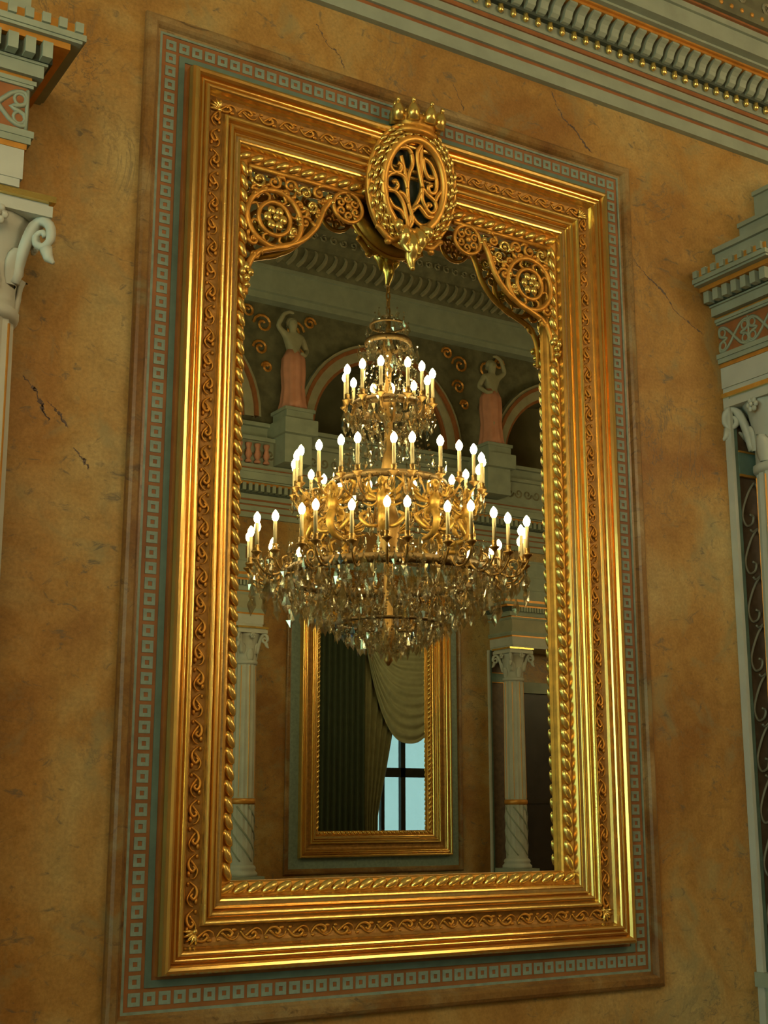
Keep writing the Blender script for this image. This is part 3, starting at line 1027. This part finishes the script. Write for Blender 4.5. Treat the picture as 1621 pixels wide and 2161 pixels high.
# pilasters behind the columns
def pilaster(x0, x1, y, sgn, label, vine):
    w = x1 - x0
    Y = lambda p: y + sgn * p
    b = lambda mb, a0, a1, p0, p1, z0, z1: mb.box(a0, a1, min(Y(p0), Y(p1)), max(Y(p0), Y(p1)), z0, z1)
    mb = MB()
    b(mb, x0, x0 + .026, 0, .05, 0, 4.178)
    b(mb, x1 - .026, x1, 0, .05, 0, 4.178)
    b(mb, x0 + .026, x1 - .026, 0, .05, 0, .5)
    b(mb, x0 + .026, x1 - .026, 0, .02, .5, 4.178)
    root = obj('pilaster', mb, 'stone_light')
    tag(root, label, 'pilaster', kind='structure')
    m2 = MB()
    b(m2, x0 + .026, x0 + .062, 0, .042, .5, 4.178)
    b(m2, x1 - .062, x1 - .026, 0, .042, .5, 4.178)
    b(m2, x0 + .062, x1 - .062, 0, .046, 3.66, 3.80)
    obj('green_fillet', m2, 'blue', root)
    m3 = MB()
    b(m3, x0 + .062, x1 - .062, 0, .026, .5, 3.66)
    b(m3, x0 + .062, x1 - .062, 0, .026, 3.80, 4.178)
    obj('panel', m3, 'panel', root)
    m4 = MB()
    b(m4, x0 + .063, x1 - .063, 0, .05, 3.645, 3.66)
    b(m4, x0 + .063, x1 - .063, 0, .05, 3.80, 3.812)
    b(m4, x1 - .08, x1 - .07, 0, .04, .5, 3.645)
    obj('gilt_line', m4, 'redgold', root)
    if vine:
        cx = (x0 + x1) / 2 - .005
        hw = w / 2 - .085
        vm = MB()
        h = .30
        for s in (-1, 1):
            vm.tube(smooth_path([(cx + s * .004, Y(.031), h), (cx + s * hw * .55, Y(.031), h * .72), (cx + s * hw, Y(.031), h * .30), (cx + s * hw * .8, Y(.031), h * .06), (cx + s * hw * .35, Y(.031), h * .10), (cx + s * hw * .2, Y(.031), h * .26), (cx + s * hw * .45, Y(.031), h * .30)], 4), .008, 5)
            vm.tube(smooth_path([(cx, Y(.031), h * .02), (cx + s * hw * .3, Y(.031), -h * .06), (cx + s * hw * .5, Y(.031), -h * .02)], 3), .007, 5)
        vme = vm.mesh('vine_heart', True)
        vme.materials.append(M['vine'])
        z = .62
        while z < 3.35:
            obj('vine_heart', vme, None, root, (0, 0, z))
            z += .30
        lf = MB()
        for s in (-1, 1):
            for k in range(3):
                z0 = 3.86 + k * .085
                lf.tube([(cx, Y(.031), z0), (cx + s * hw * .5, Y(.045), z0 + .05), (cx + s * hw * .95, Y(.035), z0 + .075)], [.012, .026, .006], 6)
        obj('leaf_relief', lf, 'vine', root, smooth=True)
    return root


pilaster(2.34, 2.75, 0, -1, 'pilaster with dark vine panel behind the right hand column', True)
pilaster(-2.75, -2.34, 0, -1, 'pale pilaster behind the column at the left edge', False)
pilaster(4.38, 4.86, YF, 1, 'pale pilaster reflected behind the slim left column', False)
pilaster(9.24, 9.66, YF, 1, 'pale pilaster reflected behind the column by the doorway', False)

# dark doorway seen in the mirror
dmb = MB().box(9.66, 11.5, YF, YF + .05, 0, 3.50)
d1 = obj('door_1', dmb, 'door')
tag(d1, 'dark doorway reflected in the lower right of the mirror', 'door', kind='structure')
obj('door_frame', MB().box(9.66, 11.6, YF, YF + .10, 3.50, 3.68).box(9.60, 9.70, YF, YF + .08, 0, 3.5).box(11.5, 11.6, YF, YF + .08, 0, 3.5), 'stone', d1)
obj('door_panel', MB().box(9.85, 10.45, YF + .05, YF + .07, .3, 1.5).box(9.85, 10.45, YF + .05, YF + .07, 1.7, 3.2).box(10.6, 11.2, YF + .05, YF + .07, .3, 1.5).box(10.6, 11.2, YF + .05, YF + .07, 1.7, 3.2), 'door', d1)

# ================================================================== GALLERY OPPOSITE (seen in the mirror)
trim2 = main_cornice('trim_2', YF, 1, 1.5, 13.5, False)
tag(trim2, 'bracketed cornice reflected behind the lower candles of the chandelier', 'cornice', kind='structure')
mb = MB()
for i in range(108):
    x = 2.0 + .1 * i
    mb.box(x, x + .058, YF + .12, YF + .24, 6.29, 6.42)
r = obj('bracket_row', mb, 'stone', trim2)
r['kind'] = 'stuff'
gp = obj('gallery_parapet', MB().box(5.05, 5.61, YF + .01, YF + .72, 7.14, 7.375).box(8.82, 9.38, YF + .01, YF + .72, 7.14, 7.375).box(5.10, 5.56, YF + .01, YF + .62, 6.70, 7.14).box(8.87, 9.33, YF + .01, YF + .62, 6.70, 7.14).box(1.5, 13.5, YF - .1, YF + .30, 6.60, 6.68).box(1.5, 13.5, YF - .1, YF + .24, 6.68, 7.06).box(1.5, 13.5, YF - .1, YF + .30, 7.06, 7.12)
         .box(1.5, 13.5, YF - .1, YF + .12, 7.12, 7.32).box(1.5, 13.5, YF - .1, YF + .2, 7.32, 7.38), 'stone')
tag(gp, 'carved gallery parapet reflected behind the candles', 'parapet', kind='structure')
mb = MB()
for i in range(60):
    x = 2 + i * .19
    mb.tube(spiral(x, 6.87, .085, .02, i * PI, 1.2 if i % 2 else -1.2, YF + .245, 12), .016, 4)
r = obj('scroll_relief', mb, 'leafc', gp)
r['kind'] = 'stuff'

bal = MB().lathe([(.05, 0), (.05, .03), (.025, .05), (.055, .12), (.03, .22), (.05, .27), (.05, .3)], 10)
bal_me = bal.mesh('baluster', True)
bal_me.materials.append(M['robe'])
for i in range(8):
    obj('baluster', bal_me, None, gp, (3.9 + .15 * i, YF + .30, 6.70))

AX, AS, AZ, AR, AO = 7.15, 3.77, 7.5, 1.25, 1.62
arc_w = MB()
ring_a, ring_b = MB(), MB()
YA = YF
top = 9.42
for k in (-1, 0, 1):
    cx = AX + k * AS
    xl, xr = cx - AS / 2, cx + AS / 2
    N = 24
    pts = [(cx + AR * math.cos(PI - PI * i / N), AZ + AR * math.sin(PI - PI * i / N)) for i in range(N + 1)]
    for y in (YA, YA - .5):
        n = len(arc_w.v)
        for i, (px, pz) in enumerate(pts):
            tx = xl + (xr - xl) * i / N
            arc_w.v += [(px, y, pz), (tx, y, top)]
        for i in range(N):
            a = n + 2 * i
            arc_w.f.append((a, a + 2, a + 3, a + 1))
        arc_w.v += [(xl, y, 7.3), (pts[0][0], y, 7.3), (xr, y, 7.3), (pts[-1][0], y, 7.3)]
        m = len(arc_w.v) - 4
        arc_w.f += [(m, m + 1, n, n + 1), (m + 3, m + 2, n + 2 * N + 1, n + 2 * N)]
    n2 = len(arc_w.v)
    jam = [(pts[0][0], 7.3)] + pts + [(pts[-1][0], 7.3)]
    for px, pz in jam:
        arc_w.v += [(px, YA, pz), (px, YA - .5, pz)]
    for i in range(len(jam) - 1):
        a = n2 + 2 * i
        arc_w.f.append((a, a + 1, a + 3, a + 2))

    def arch_strip(mb, r0, r1, prot):
        n = len(mb.v)
        for i in range(N + 1):
            a = PI - PI * i / N
            for r, y in ((r0, YA - .02), (r0, YA + prot), (r1, YA + prot), (r1, YA - .02)):
                mb.v.append((cx + r * math.cos(a), y, AZ + r * math.sin(a)))
        for i in range(N):
            for j in range(3):
                a = n + 4 * i + j
                mb.f.append((a, a + 1, a + 5, a + 4))
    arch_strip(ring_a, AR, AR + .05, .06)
    arch_strip(ring_b, AR + .05, AR + .2, .09)
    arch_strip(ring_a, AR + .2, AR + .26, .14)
    arch_strip(ring_b, AR + .26, AO - .06, .12)
arcade = obj('wall_arcade', arc_w, 'cove')
tag(arcade, 'gallery arcade with round arches reflected behind the chandelier top', 'arcade', kind='structure')
obj('archivolt_red_light', ring_a, 'red', arcade)  # reddish light on the arch edges, put in as red strips
obj('archivolt', ring_b, 'figure', arcade)
# scrollwork in the spandrels
mb = MB()
for k in (-1, 0, 1, 2):
    cx = AX + (k - .5) * AS
    for s in (-1, 1):
        for dx, dz, r in ((.28, 9.05, .17), (.55, 9.22, .11), (.32, 8.65, .13), (.2, 8.35, .09)):
            mb.tube(spiral(cx + s * dx, dz, r, .03, 0 if s > 0 else PI, 1.4 * s, YA + .03, 16), .022, 4)
obj('spandrel_scrollwork', mb, 'redgold', arcade)
# fascia, cove with leaf friezes and upper mouldings
trim3 = obj('trim_3', MB().box(1.5, 13.5, YA - .5, YA + .20, 9.40, 9.50).box(1.5, 13.5, YA - .5, YA + .28, 9.50, 9.86).box(1.5, 13.5, YA - .5, YA + .33, 9.86, 9.92), 'stone')
tag(trim3, 'plain fascia reflected above the arches and the statues', 'cornice', kind='structure')
cv = MB()
cp = [(YA - .5, 9.92), (YA + .34, 9.92), (YA + .40, 10.02), (YA + .52, 10.22), (YA + .56, 10.24), (YA + .60, 10.30), (YA + .74, 10.52), (YA + .80, 10.54), (YA + .84, 10.62)]
cp2 = [(YA + .84, 10.62), (YA + .95, 10.66), (YA + .97, 10.76)]
cv.prism(cp + [(YA - .5, 10.62)], 1.5, 13.5, 'x')
cove = obj('cove', cv, 'cove', trim3)
obj('red_moulding', MB().prism([(YA - .5, 10.62)] + cp2 + [(YA - .5, 10.76)], 1.5, 13.5, 'x'), 'red', trim3)
obj('upper_fascia', MB().box(1.5, 13.5, YA - .5, YA + 1.02, 10.76, 11.0).box(1.5, 13.5, YA - .5, YA + 1.12, 11.0, ZC), 'stone', trim3)
mb = MB()
for i in range(62):
    x = 2.0 + i * .18
    mb.tube(smooth_path([(x - .05, YA + .40, 9.97), (x + .03, YA + .47, 10.07), (x + .05, YA + .53, 10.18), (x, YA + .56, 10.22)], 3), [.03, .036, .038, .036, .034, .03, .026, .02, .015, .01], 5)
    mb.tube(spiral(x + .09, 10.40, .07, .02, i, 1.2, YA + .70, 8), .018, 4)
lfz = obj('leaf_frieze', mb, 'leafc', trim3)
lfz['kind'] = 'stuff'


# ------------------------------------------------------------------ caryatids on the parapet
def statue(x, flip, label):
    verts, edges, rad = [], [], []

    def V(p, r):
        verts.append((p[0] * flip, p[1], p[2]))
        rad.append(r)
        return len(verts) - 1
    pel = V((0, 0, .82), (.15, .125))
    prev = pel
    for z, r in ((.62, (.155, .135)), (.40, (.165, .14)), (.18, (.175, .15)), (.0, (.19, .165))):
        i = V((.01, 0, z), r)
        edges.append((prev, i))
        prev = i
    wst = V((-.01, 0, .98), (.11, .095))
    chs = V((-.015, .0, 1.15), (.135, .105))
    nck = V((-.02, .0, 1.28), (.05, .05))
    hd0 = V((-.03, .01, 1.35), (.066, .07))
    hd1 = V((-.035, .015, 1.43), (.082, .085))
    hd2 = V((-.035, .015, 1.50), (.06, .06))
    edges.extend([(pel, wst), (wst, chs), (chs, nck), (nck, hd0), (hd0, hd1), (hd1, hd2)])
    # one arm raised over the head, the other bent across the waist
    a0 = V((-.15, 0, 1.22), (.055, .055)); a1 = V((-.30, .02, 1.34), (.043, .043)); a2 = V((-.20, .04, 1.55), (.035, .035)); a3 = V((-.10, .04, 1.60), (.03, .03)); a4 = V((-.03, .05, 1.58), (.022, .02))
    b0 = V((.13, 0, 1.22), (.055, .055)); b1 = V((.235, -.02, 1.02), (.045, .045)); b2 = V((.14, .10, .90), (.035, .035)); b3 = V((.05, .14, .92), (.028, .028))
    edges.extend([(chs, a0), (a0, a1), (a1, a2), (a2, a3), (a3, a4), (chs, b0), (b0, b1), (b1, b2), (b2, b3)])
    me = bpy.data.meshes.new('tmp_figure')
    me.from_pydata(verts, edges, [])
    ob = bpy.data.objects.new('tmp_figure', me)
    COL.objects.link(ob)
    md = ob.modifiers.new('skin', 'SKIN')
    md.use_smooth_shade = True
    sk = me.skin_vertices[0].data
    for i, r in enumerate(rad):
        sk[i].radius = r
        sk[i].use_root = (i == pel)
    sb = ob.modifiers.new('sub', 'SUBSURF')
    sb.levels = 2
    dg = bpy.context.evaluated_depsgraph_get()
    nm = bpy.data.meshes.new_from_object(ob.evaluated_get(dg))
    bpy.data.objects.remove(ob)
    nm.name = 'body'
    nm.materials.clear()
    nm.materials.append(M['figure'])
    root = empty('statue', (x, YA + .42, 7.56))
    tag(root, label, 'statue', 'statues between the gallery arches')
    obj('body', nm, None, root)
    # pleated robe from the hips down, rose tint painting in reddish light
    rb = MB()
    n = 40
    rows = [(.99, .118, .105), (.84, .188, .16), (.64, .195, .17), (.38, .175, .16), (.14, .195, .18), (.0, .225, .195)]
    for zi, (z, rx, ry) in enumerate(rows):
        for j in range(n):
            a = 2 * PI * j / n
            f = 1 + (.03 + .09 * zi / 5) * math.sin(a * 9 + .3 * zi)
            rb.v.append((rx * f * math.cos(a), ry * f * math.sin(a), z))
    for i in range(len(rows) - 1):
        for j in range(n):
            rb.f.append((i * n + j, i * n + (j + 1) % n, (i + 1) * n + (j + 1) % n, (i + 1) * n + j))
    rb.f.append(tuple(range(n)))
    rb.f.append(tuple(5 * n + j for j in range(n))[::-1])
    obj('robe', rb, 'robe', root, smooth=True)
    hr = MB().ell((-.035 * flip, -.03, 1.46), (.095, .09, .085), 10, 6)
    hr.ell((-.035 * flip, -.11, 1.43), (.05, .045, .05), 8, 5)
    fc = MB().ell((-.035 * flip, .105, 1.41), (.012, .02, .022), 6, 4)
    obj('hair', hr, 'figure', root, smooth=True)
    obj('nose', fc, 'figure', root, smooth=True)
    obj('plinth', MB().box(-.26, .26, -.24, .25, -.05, 0).box(-.23, .23, -.22, .23, -.183, -.05), 'stone', root)
    return root


statue(5.33, 1, 'stone woman with raised arm and robe tinted for red light, reflected near the mirror left edge')
statue(9.10, -1, 'stone woman with robe tinted for red light reflected to the right of the chandelier top')

# ================================================================== CHANDELIER
CHX, CHY, CHZ = 3.64, -5.90, 3.05
ch = empty('chandelier', (CHX, CHY, CHZ))
tag(ch, 'huge gilt and crystal chandelier with three tiers of lit candles', 'chandelier')
H = lambda z: z - CHZ
# chain and stem
mb = MB()
z = 6.98
k = 0
while z < ZC - .05:
    pts = []
    for i in range(8):
        a = 2 * PI * i / 8
        p = (.022 * math.cos(a), 0, z + .055 + .055 * math.sin(a))
        if k % 2:
            p = (0, p[0], p[2])
        pts.append((p[0], p[1], H(p[2])))
    mb.tube(pts, .010, 5, True)
    z += .09
    k += 1
mb.lathe([(.0, H(ZC - .16)), (.10, H(ZC - .14)), (.16, H(ZC - .05)), (.18, H(ZC - .001))], 16)
obj('chain', mb, 'brass', ch)
obj('stem', MB().lathe([(.01, H(3.08)), (.05, H(3.14)), (.02, H(3.2)), (.07, H(3.28)), (.10, H(3.36)), (.05, H(3.5)), (.05, H(4.2)), (.11, H(4.4)), (.13, H(4.6)), (.08, H(4.8)), (.05, H(5.0)), (.08, H(5.2)), (.05, H(5.4)),
                        (.04, H(5.7)), (.10, H(5.9)), (.06, H(6.05)), (.035, H(6.2)), (.04, H(6.5)), (.07, H(6.6)), (.03, H(6.75)), (.03, H(6.98))], 14), 'brass', ch, smooth=True)


def hoop(r, z, rr, name='hoop', hgt=None):
    mb = MB()
    n = 56
    if hgt:
        mb.lathe([(r - .012, H(z)), (r + .012, H(z)), (r + .025, H(z + hgt * .5)), (r + .012, H(z + hgt)), (r - .012, H(z + hgt))], n)
        mb.f = mb.f[:-2]
        k = 5 * n
        for j in range(n):
            mb.f.append((j, 4 * n + j, 4 * n + (j + 1) % n, (j + 1) % n))
    else:
        mb.tube([(r * math.cos(2 * PI * i / n), r * math.sin(2 * PI * i / n), H(z)) for i in range(n)], rr, 6, True)
    return obj(name, mb, 'hoop', ch, smooth=True)


hoop(.24, 6.62, .02, 'crown_hoop', .07)
hoop(.20, 6.86, .015, 'crown_hoop')
hoop(.38, 5.86, .02, 'upper_hoop', .09)
hoop(.62, 4.98, .02, 'middle_hoop', .08)
hoop(1.12, 3.98, .02, 'lower_hoop', .10)
hoop(.55, 3.52, .02, 'bowl_hoop')

# candles: sleeve, drip pan, bulb
pan = MB().lathe([(.008, -.05), (.016, -.03), (.05, .0), (.056, .012), (.03, .012), (.026, .06), (.030, .075), (.022, .075)], 10)
pan_me = pan.mesh('drip_pan', True)
pan_me.materials.append(M['brass'])
cnd = MB().lathe([(.019, .06), (.019, .30), (.015, .306)], 10)
cnd_me = cnd.mesh('candle', True)
cnd_me.materials.append(M['candle'])
blb = MB().lathe([(.011, .300), (.029, .322), (.038, .350), (.034, .378), (.020, .402), (.004, .422)], 8)
blb_me = blb.mesh('bulb', True)
blb_me.materials.append(M['bulb'])


def tier(n, r, z, r_in, z_in, phase, drop):
    """n arms from the hoop (r_in, z_in) out to candles at radius r whose bulbs sit at height z"""
    zb = H(z) - .355
    am = MB()
    am.tube(smooth_path([(r_in, 0, H(z_in)), (r_in + (r - r_in) * .35, 0, zb - drop), (r_in + (r - r_in) * .75, 0, zb - drop * .95), (r, 0, zb - drop * .35), (r, 0, zb - .04)], 4),
            [.016 - .0004 * i for i in range(17)], 5)
    am.tube([(q[0], 0, q[2]) for q in spiral(r_in + (r - r_in) * .55, zb - drop * .45, drop * .42, drop * .1, -PI / 2, 1.1, 0, 12)], .010, 5)
    arm_me = am.mesh('arm', True)
    arm_me.materials.append(M['brass'])
    for i in range(n):
        a = 2 * PI * (i + phase) / n
        jr = 1 + (.05 if n > 24 else .02) * math.sin(i * 2.3 + n)
        a += .05 * math.sin(i * 3.7)
        obj('arm', arm_me, None, ch, (0, 0, 0), (0, 0, a), scale=(jr, jr, 1))
        c = obj('candle', cnd_me, None, ch, (r * jr * math.cos(a), r * jr * math.sin(a), zb))
        obj('drip_pan', pan_me, None, c)
        obj('bulb', blb_me, None, c)


tier(12, .48, 6.28, .38, 5.92, .3, .14)
tier(24, 1.03, 5.28, .62, 5.02, .1, .16)
tier(30, 1.47, 4.50, 1.12, 4.06, .35, .2)

# gilt winged scrolls round the middle
for i in range(10):
    a = 2 * PI * (i + .5) / 10
    g = MB()
    g.tube(smooth_path([(.66, 0, H(4.32)), (.86, 0, H(4.36)), (.93, 0, H(4.50)), (.84, 0, H(4.64)), (.74, 0, H(4.58)), (.78, 0, H(4.50))], 4), [.022 + .022 * math.sin(PI * j / 20) for j in range(21)], 6)
    g.ell((.90, 0, H(4.86)), (.045, .045, .055), 8, 6)
    g.tube([(.86, 0, H(4.58)), (.90, 0, H(4.70)), (.89, 0, H(4.83))], [.05, .062, .03], 7)
    for s in (-1, 1):
        g.tube([(.90, s * .04, H(4.76)), (.94, s * .11, H(4.74)), (.97, s * .13, H(4.84))], [.022, .02, .014], 5)
        for q in range(4):
            g.tube(smooth_path([(.86, s * .03, H(4.68)), (.84 - .02 * q, s * (.10 + .035 * q), H(4.62 + .08 * q)), (.80, s * (.20 - .02 * q), H(4.66 + .09 * q))], 3), [.012, .02, .026, .028, .024, .016, .006], 5, False, .5)
        g.tube(smooth_path([(.82, s * .02, H(4.42)), (.90, s * .14, H(4.40)), (.88, s * .22, H(4.50)), (.86, s * .16, H(4.55))], 4), [.014 + .012 * math.sin(PI * j / 12) for j in range(13)], 5)
    o = obj('gilt_winged_figure', g, 'ormolu', ch, (0, 0, 0), (0, 0, a), smooth=True)

# crystals
drop_ = MB()
drop_.v = [(0, 0, -.5), (.22, 0, -.12), (0, .10, -.12), (-.22, 0, -.12), (0, -.10, -.12), (0, 0, .5)]
drop_.f = [(0, 2, 1), (0, 3, 2), (0, 4, 3), (0, 1, 4), (5, 1, 2), (5, 2, 3), (5, 3, 4), (5, 4, 1)]
bead_ = MB()
bead_.v = [(0, 0, -.5), (.5, 0, 0), (0, .5, 0), (-.5, 0, 0), (0, -.5, 0), (0, 0, .5)]
bead_.f = [(0, 2, 1), (0, 3, 2), (0, 4, 3), (0, 1, 4), (5, 1, 2), (5, 2, 3), (5, 3, 4), (5, 4, 1)]


def place(mb, src, p, s, tilt=.25):
    m = Matrix.Translation(p) @ Matrix.Rotation(random.random() * 6.28, 4, 'Z') @ Matrix.Rotation(random.uniform(-tilt, tilt), 4, 'X') @ Matrix.Scale(s, 4)
    mb.add(src, m)


def hang(mb, r, z, n, size, ph=0.0, zj=.03, rj=.03):
    for i in range(n):
        a = 2 * PI * (i + ph + random.uniform(-.2, .2)) / n
        rr = r + random.uniform(-rj, rj)
        zz = H(z + random.uniform(-zj, zj))
        place(mb, drop_, (rr * math.cos(a), rr * math.sin(a), zz - size * .5), size * random.uniform(.8, 1.2))
        place(mb, bead_, (rr * math.cos(a), rr * math.sin(a), zz + .02), .03)


def garland(mb, r0, z0, r1, z1, n, sag, beads, size=.034):
    for i in range(n):
        a = 2 * PI * i / n
        for k in range(beads):
            t = (k + .5) / beads
            r = r0 + (r1 - r0) * t
            zz = z0 + (z1 - z0) * t - sag * math.sin(PI * t)
            aa = a + (PI / n) * t
            place(mb, bead_, (r * math.cos(aa), r * math.sin(aa), H(zz)), size * random.uniform(.8, 1.25), 1)


def stuff(name, mb, mat='crystal'):
    o = obj(name, mb, mat, ch)
    o['kind'] = 'stuff'
    return o


c = MB()
hang(c, .25, 6.62, 18, .14); hang(c, .21, 6.86, 14, .12); hang(c, .15, 7.0, 8, .10)
garland(c, .20, 6.86, .06, 6.98, 10, .02, 5); garland(c, .24, 6.62, .38, 5.96, 12, .10, 16)
hang(c, .30, 6.58, 26, .16); hang(c, .18, 6.74, 18, .14); hang(c, .10, 6.5, 12, .16); hang(c, .3, 6.3, 12, .12); hang(c, .16, 6.2, 12, .16)
stuff('crown_crystals', c)
c = MB()
hang(c, .48, 5.86, 30, .15); hang(c, .42, 5.84, 24, .17); hang(c, .34, 5.76, 20, .17); hang(c, .24, 5.68, 14, .18); hang(c, .5, 5.74, 28, .13); hang(c, .45, 6.0, 16, .13)
garland(c, .40, 5.9, .10, 5.6, 16, .05, 8); garland(c, .38, 5.96, .05, 6.4, 10, .08, 12); garland(c, .42, 5.6, .62, 5.05, 14, .08, 12)
hang(c, .2, 5.5, 14, .16); hang(c, .35, 5.4, 16, .13); hang(c, .6, 5.25, 20, .12)
stuff('upper_crystals', c)
c = MB()
hang(c, 1.03, 4.86, 48, .14); hang(c, .9, 4.82, 40, .15); hang(c, .66, 4.96, 36, .16); hang(c, .55, 4.85, 24, .18)
garland(c, .62, 5.02, 1.03, 4.92, 24, .10, 8); garland(c, .62, 4.98, 1.12, 4.1, 18, .12, 16)
stuff('middle_crystals', c)
c = MB()
for r, z, n, s in ((1.47, 4.02, 60, .15), (1.36, 3.95, 56, .17), (1.24, 3.98, 56, .18), (1.12, 3.96, 60, .2), (1.12, 3.84, 50, .16), (1.0, 3.82, 46, .19), (.9, 3.74, 42, .2), (.78, 3.68, 38, .2),
                   (.66, 3.60, 34, .2), (.55, 3.52, 32, .2), (.44, 3.46, 26, .19), (.32, 3.38, 20, .18), (.2, 3.30, 12, .16), (1.42, 4.18, 50, .13), (1.3, 4.2, 46, .14), (1.05, 4.22, 40, .15), (.9, 4.12, 36, .16), (.7, 4.0, 30, .16)):
    hang(c, r, z, n, s)
hang(c, 1.47, 3.9, 22, .26)
hang(c, 1.2, 3.8, 18, .26)
garland(c, 1.12, 4.0, .55, 3.52, 36, .06, 16); garland(c, .55, 3.52, .08, 3.22, 22, .03, 12); garland(c, 1.12, 4.05, 1.47, 4.12, 30, .08, 8)
stuff('lower_crystals', c)
c = MB()
for i in range(34):
    a = random.random() * 6.28
    r, z = random.choice(((1.47, 4.0), (1.36, 3.9), (1.12, 3.9), (1.0, 4.7), (.8, 3.6), (.5, 5.75), (1.3, 4.15), (.55, 3.45)))
    place(c, drop_, (r * math.cos(a), r * math.sin(a), H(z) + random.uniform(-.08, .08)), .13)
stuff('blue_crystals', c, 'crystal_blue')

# unseen chandeliers: west read from frame highlights, east added to light the swag
ch2 = copy_tree(ch)
ch2.location = (CHX - 8.0, CHY, CHZ)
tag(ch2, 'crystal chandelier hanging near the west windows, out of the frame', 'chandelier')
ch3 = copy_tree(ch)
ch3.location = (CHX + 10.6, CHY, CHZ)
tag(ch3, 'added unseen crystal chandelier lighting the draped window, out of the frame', 'chandelier')

# ================================================================== WINDOW OF THE MIRROR WALL (seen in the second mirror)
w1 = obj('window_1', MB().box(14.60, 14.70, .045, .16, WZ0, WZ1).box(WX0, WX0 + .08, .05, .16, WZ0, WZ1).box(WX1 - .08, WX1, .05, .16, WZ0, WZ1).box(WX0, WX1, .05, .16, WZ1 - .08, WZ1).box(WX0, WX1, .05, .16, WZ0, WZ0 + .08)
         .box(15.20, 15.34, .04, .16, WZ0, WZ1).box(WX0, WX1, .04, .16, 2.42, 2.66), 'wframe')
tag(w1, 'pale blue window with dark crossbars seen in the distant mirror', 'window', kind='structure')
for x0, x1 in ((WX0 + .08, 14.60), (14.70, 15.20), (15.34, WX1 - .08)):
    for z0, z1 in ((WZ0 + .08, 2.42), (2.66, WZ1 - .08)):
        obj('pane', MB().box(x0, x1, .10, .106, z0, z1), 'pane', w1)


def curtain(name, label, fx, zs, amp, mat, yb, n=40, folds=7):
    """hanging cloth: fx(t)->(x_left, x_right) at height parameter t from top 0 to bottom 1"""
    mb = MB()
    rows = 18
    for i in range(rows + 1):
        t = i / rows
        xl, xr = fx(t)
        z = zs[0] + (zs[1] - zs[0]) * t
        for j in range(n + 1):
            u = j / n
            mb.v.append((xl + (xr - xl) * u, yb + amp * math.sin(u * folds * 2 * PI), z))
    for i in range(rows):
        for j in range(n):
            a = i * (n + 1) + j
            mb.f.append((a, a + 1, a + n + 2, a + n + 1))
    o = obj(name, mb, mat, smooth=True)
    sol = o.modifiers.new('thickness', 'SOLIDIFY')
    sol.thickness = .004
    if label:
        tag(o, label, 'curtain')
    return o


def edge(t):
    pts = [(0, 15.05), (.30, 15.0), (.446, 14.80), (.60, 14.60), (.77, 14.36), (1.0, 14.34)]
    for (a, x), (b, y) in zip(pts[:-1], pts[1:]):
        if a <= t <= b:
            return x + (y - x) * (t - a) / (b - a)


curtain('sheer_curtain', 'pale sheer strip standing for bluish light along the olive drape edge', lambda t: (edge(t) - .12, edge(t) + .05), (6.26, .06), .012, 'sheer', -.10, 16, 2)  # strip added to imitate the bluish lit edge of the drape
curtain('sheer_curtain', 'white sheer curtain at the right of the distant window', lambda t: (15.85 + .2 * t, 16.7), (6.26, .12), .03, 'sheer', -.10)
curtain('drawn_drape', 'olive drape drawn to the left of the distant window', lambda t: (13.98, edge(t)), (6.28, .05), .035, 'olive_cloth', -.17, 40, 5)
curtain('dark_wall_sheet', 'added dark sheet standing for the shaded wall left of the drawn drape, in the distant mirror', lambda t: (11.9, 13.96 + .01 * math.sin(t * 3)), (6.28, .05), .05, 'shaded_wall', -.17, 90, 12)  # dark cloth added where the plain wall lies in shade
# swag
mb = MB()
R_, N_ = 88, 30
for i in range(R_ + 1):
    t = i / R_
    for j in range(N_ + 1):
        u = j / N_
        sag = 1 - abs(2 * u - 1) ** 2.6
        x = 13.9 + (16.6 - 13.9) * u
        z = 6.28 - .35 * t - (2.65 * t) * sag
        y = -.30 - .16 * sag * math.sin(PI * t) - .05 * math.sin(t * 11 * 2 * PI) * (.3 + .7 * sag)
        mb.v.append((x, y, z))
for i in range(R_):
    for j in range(N_):
        a = i * (N_ + 1) + j
        mb.f.append((a, a + 1, a + N_ + 2, a + N_ + 1))
sw = obj('swag', mb, 'drape', smooth=True)
sm = sw.modifiers.new('thickness', 'SOLIDIFY')
sm.thickness = .006
tag(sw, 'pleated grey green swag hanging across the top of the distant window', 'drapery')
fr_ = obj('pelmet', MB().box(11.7, 16.95, -.34, -.02, 6.3, 6.5).box(11.65, 17.0, -.38, -.02, 6.5, 6.56), 'gold_matt')
tag(fr_, 'gilt pelmet above the drapery of the distant window', 'pelmet')

# windows of the west wall, behind the photographer
for n, (y0, y1) in enumerate(((-4.6, -2.2), (-9.4, -7.0))):
    w = obj('window_%d' % (n + 2), MB().box(XW - .2, XW - .1, y0, y0 + .08, .6, 5.1).box(XW - .2, XW - .1, y1 - .08, y1, .6, 5.1).box(XW - .2, XW - .1, y0, y1, 5.02, 5.1)
            .box(XW - .2, XW - .1, y0, y1, .6, .68).box(XW - .2, XW - .1, (y0 + y1) / 2 - .05, (y0 + y1) / 2 + .05, .6, 5.1).box(XW - .2, XW - .1, y0, y1, 3.1, 3.2), 'wframe')
    tag(w, ('tall crossbar window of the end wall nearest the mirror wall', 'tall crossbar window of the end wall by the opposite wall')[n], 'window', kind='structure')
    ym = (y0 + y1) / 2
    for a0, a1 in ((y0 + .08, ym - .05), (ym + .05, y1 - .08)):
        for z0, z1 in ((.68, 3.1), (3.2, 5.02)):
            obj('pane', MB().box(XW - .155, XW - .149, a0, a1, z0, z1), 'pane', w)
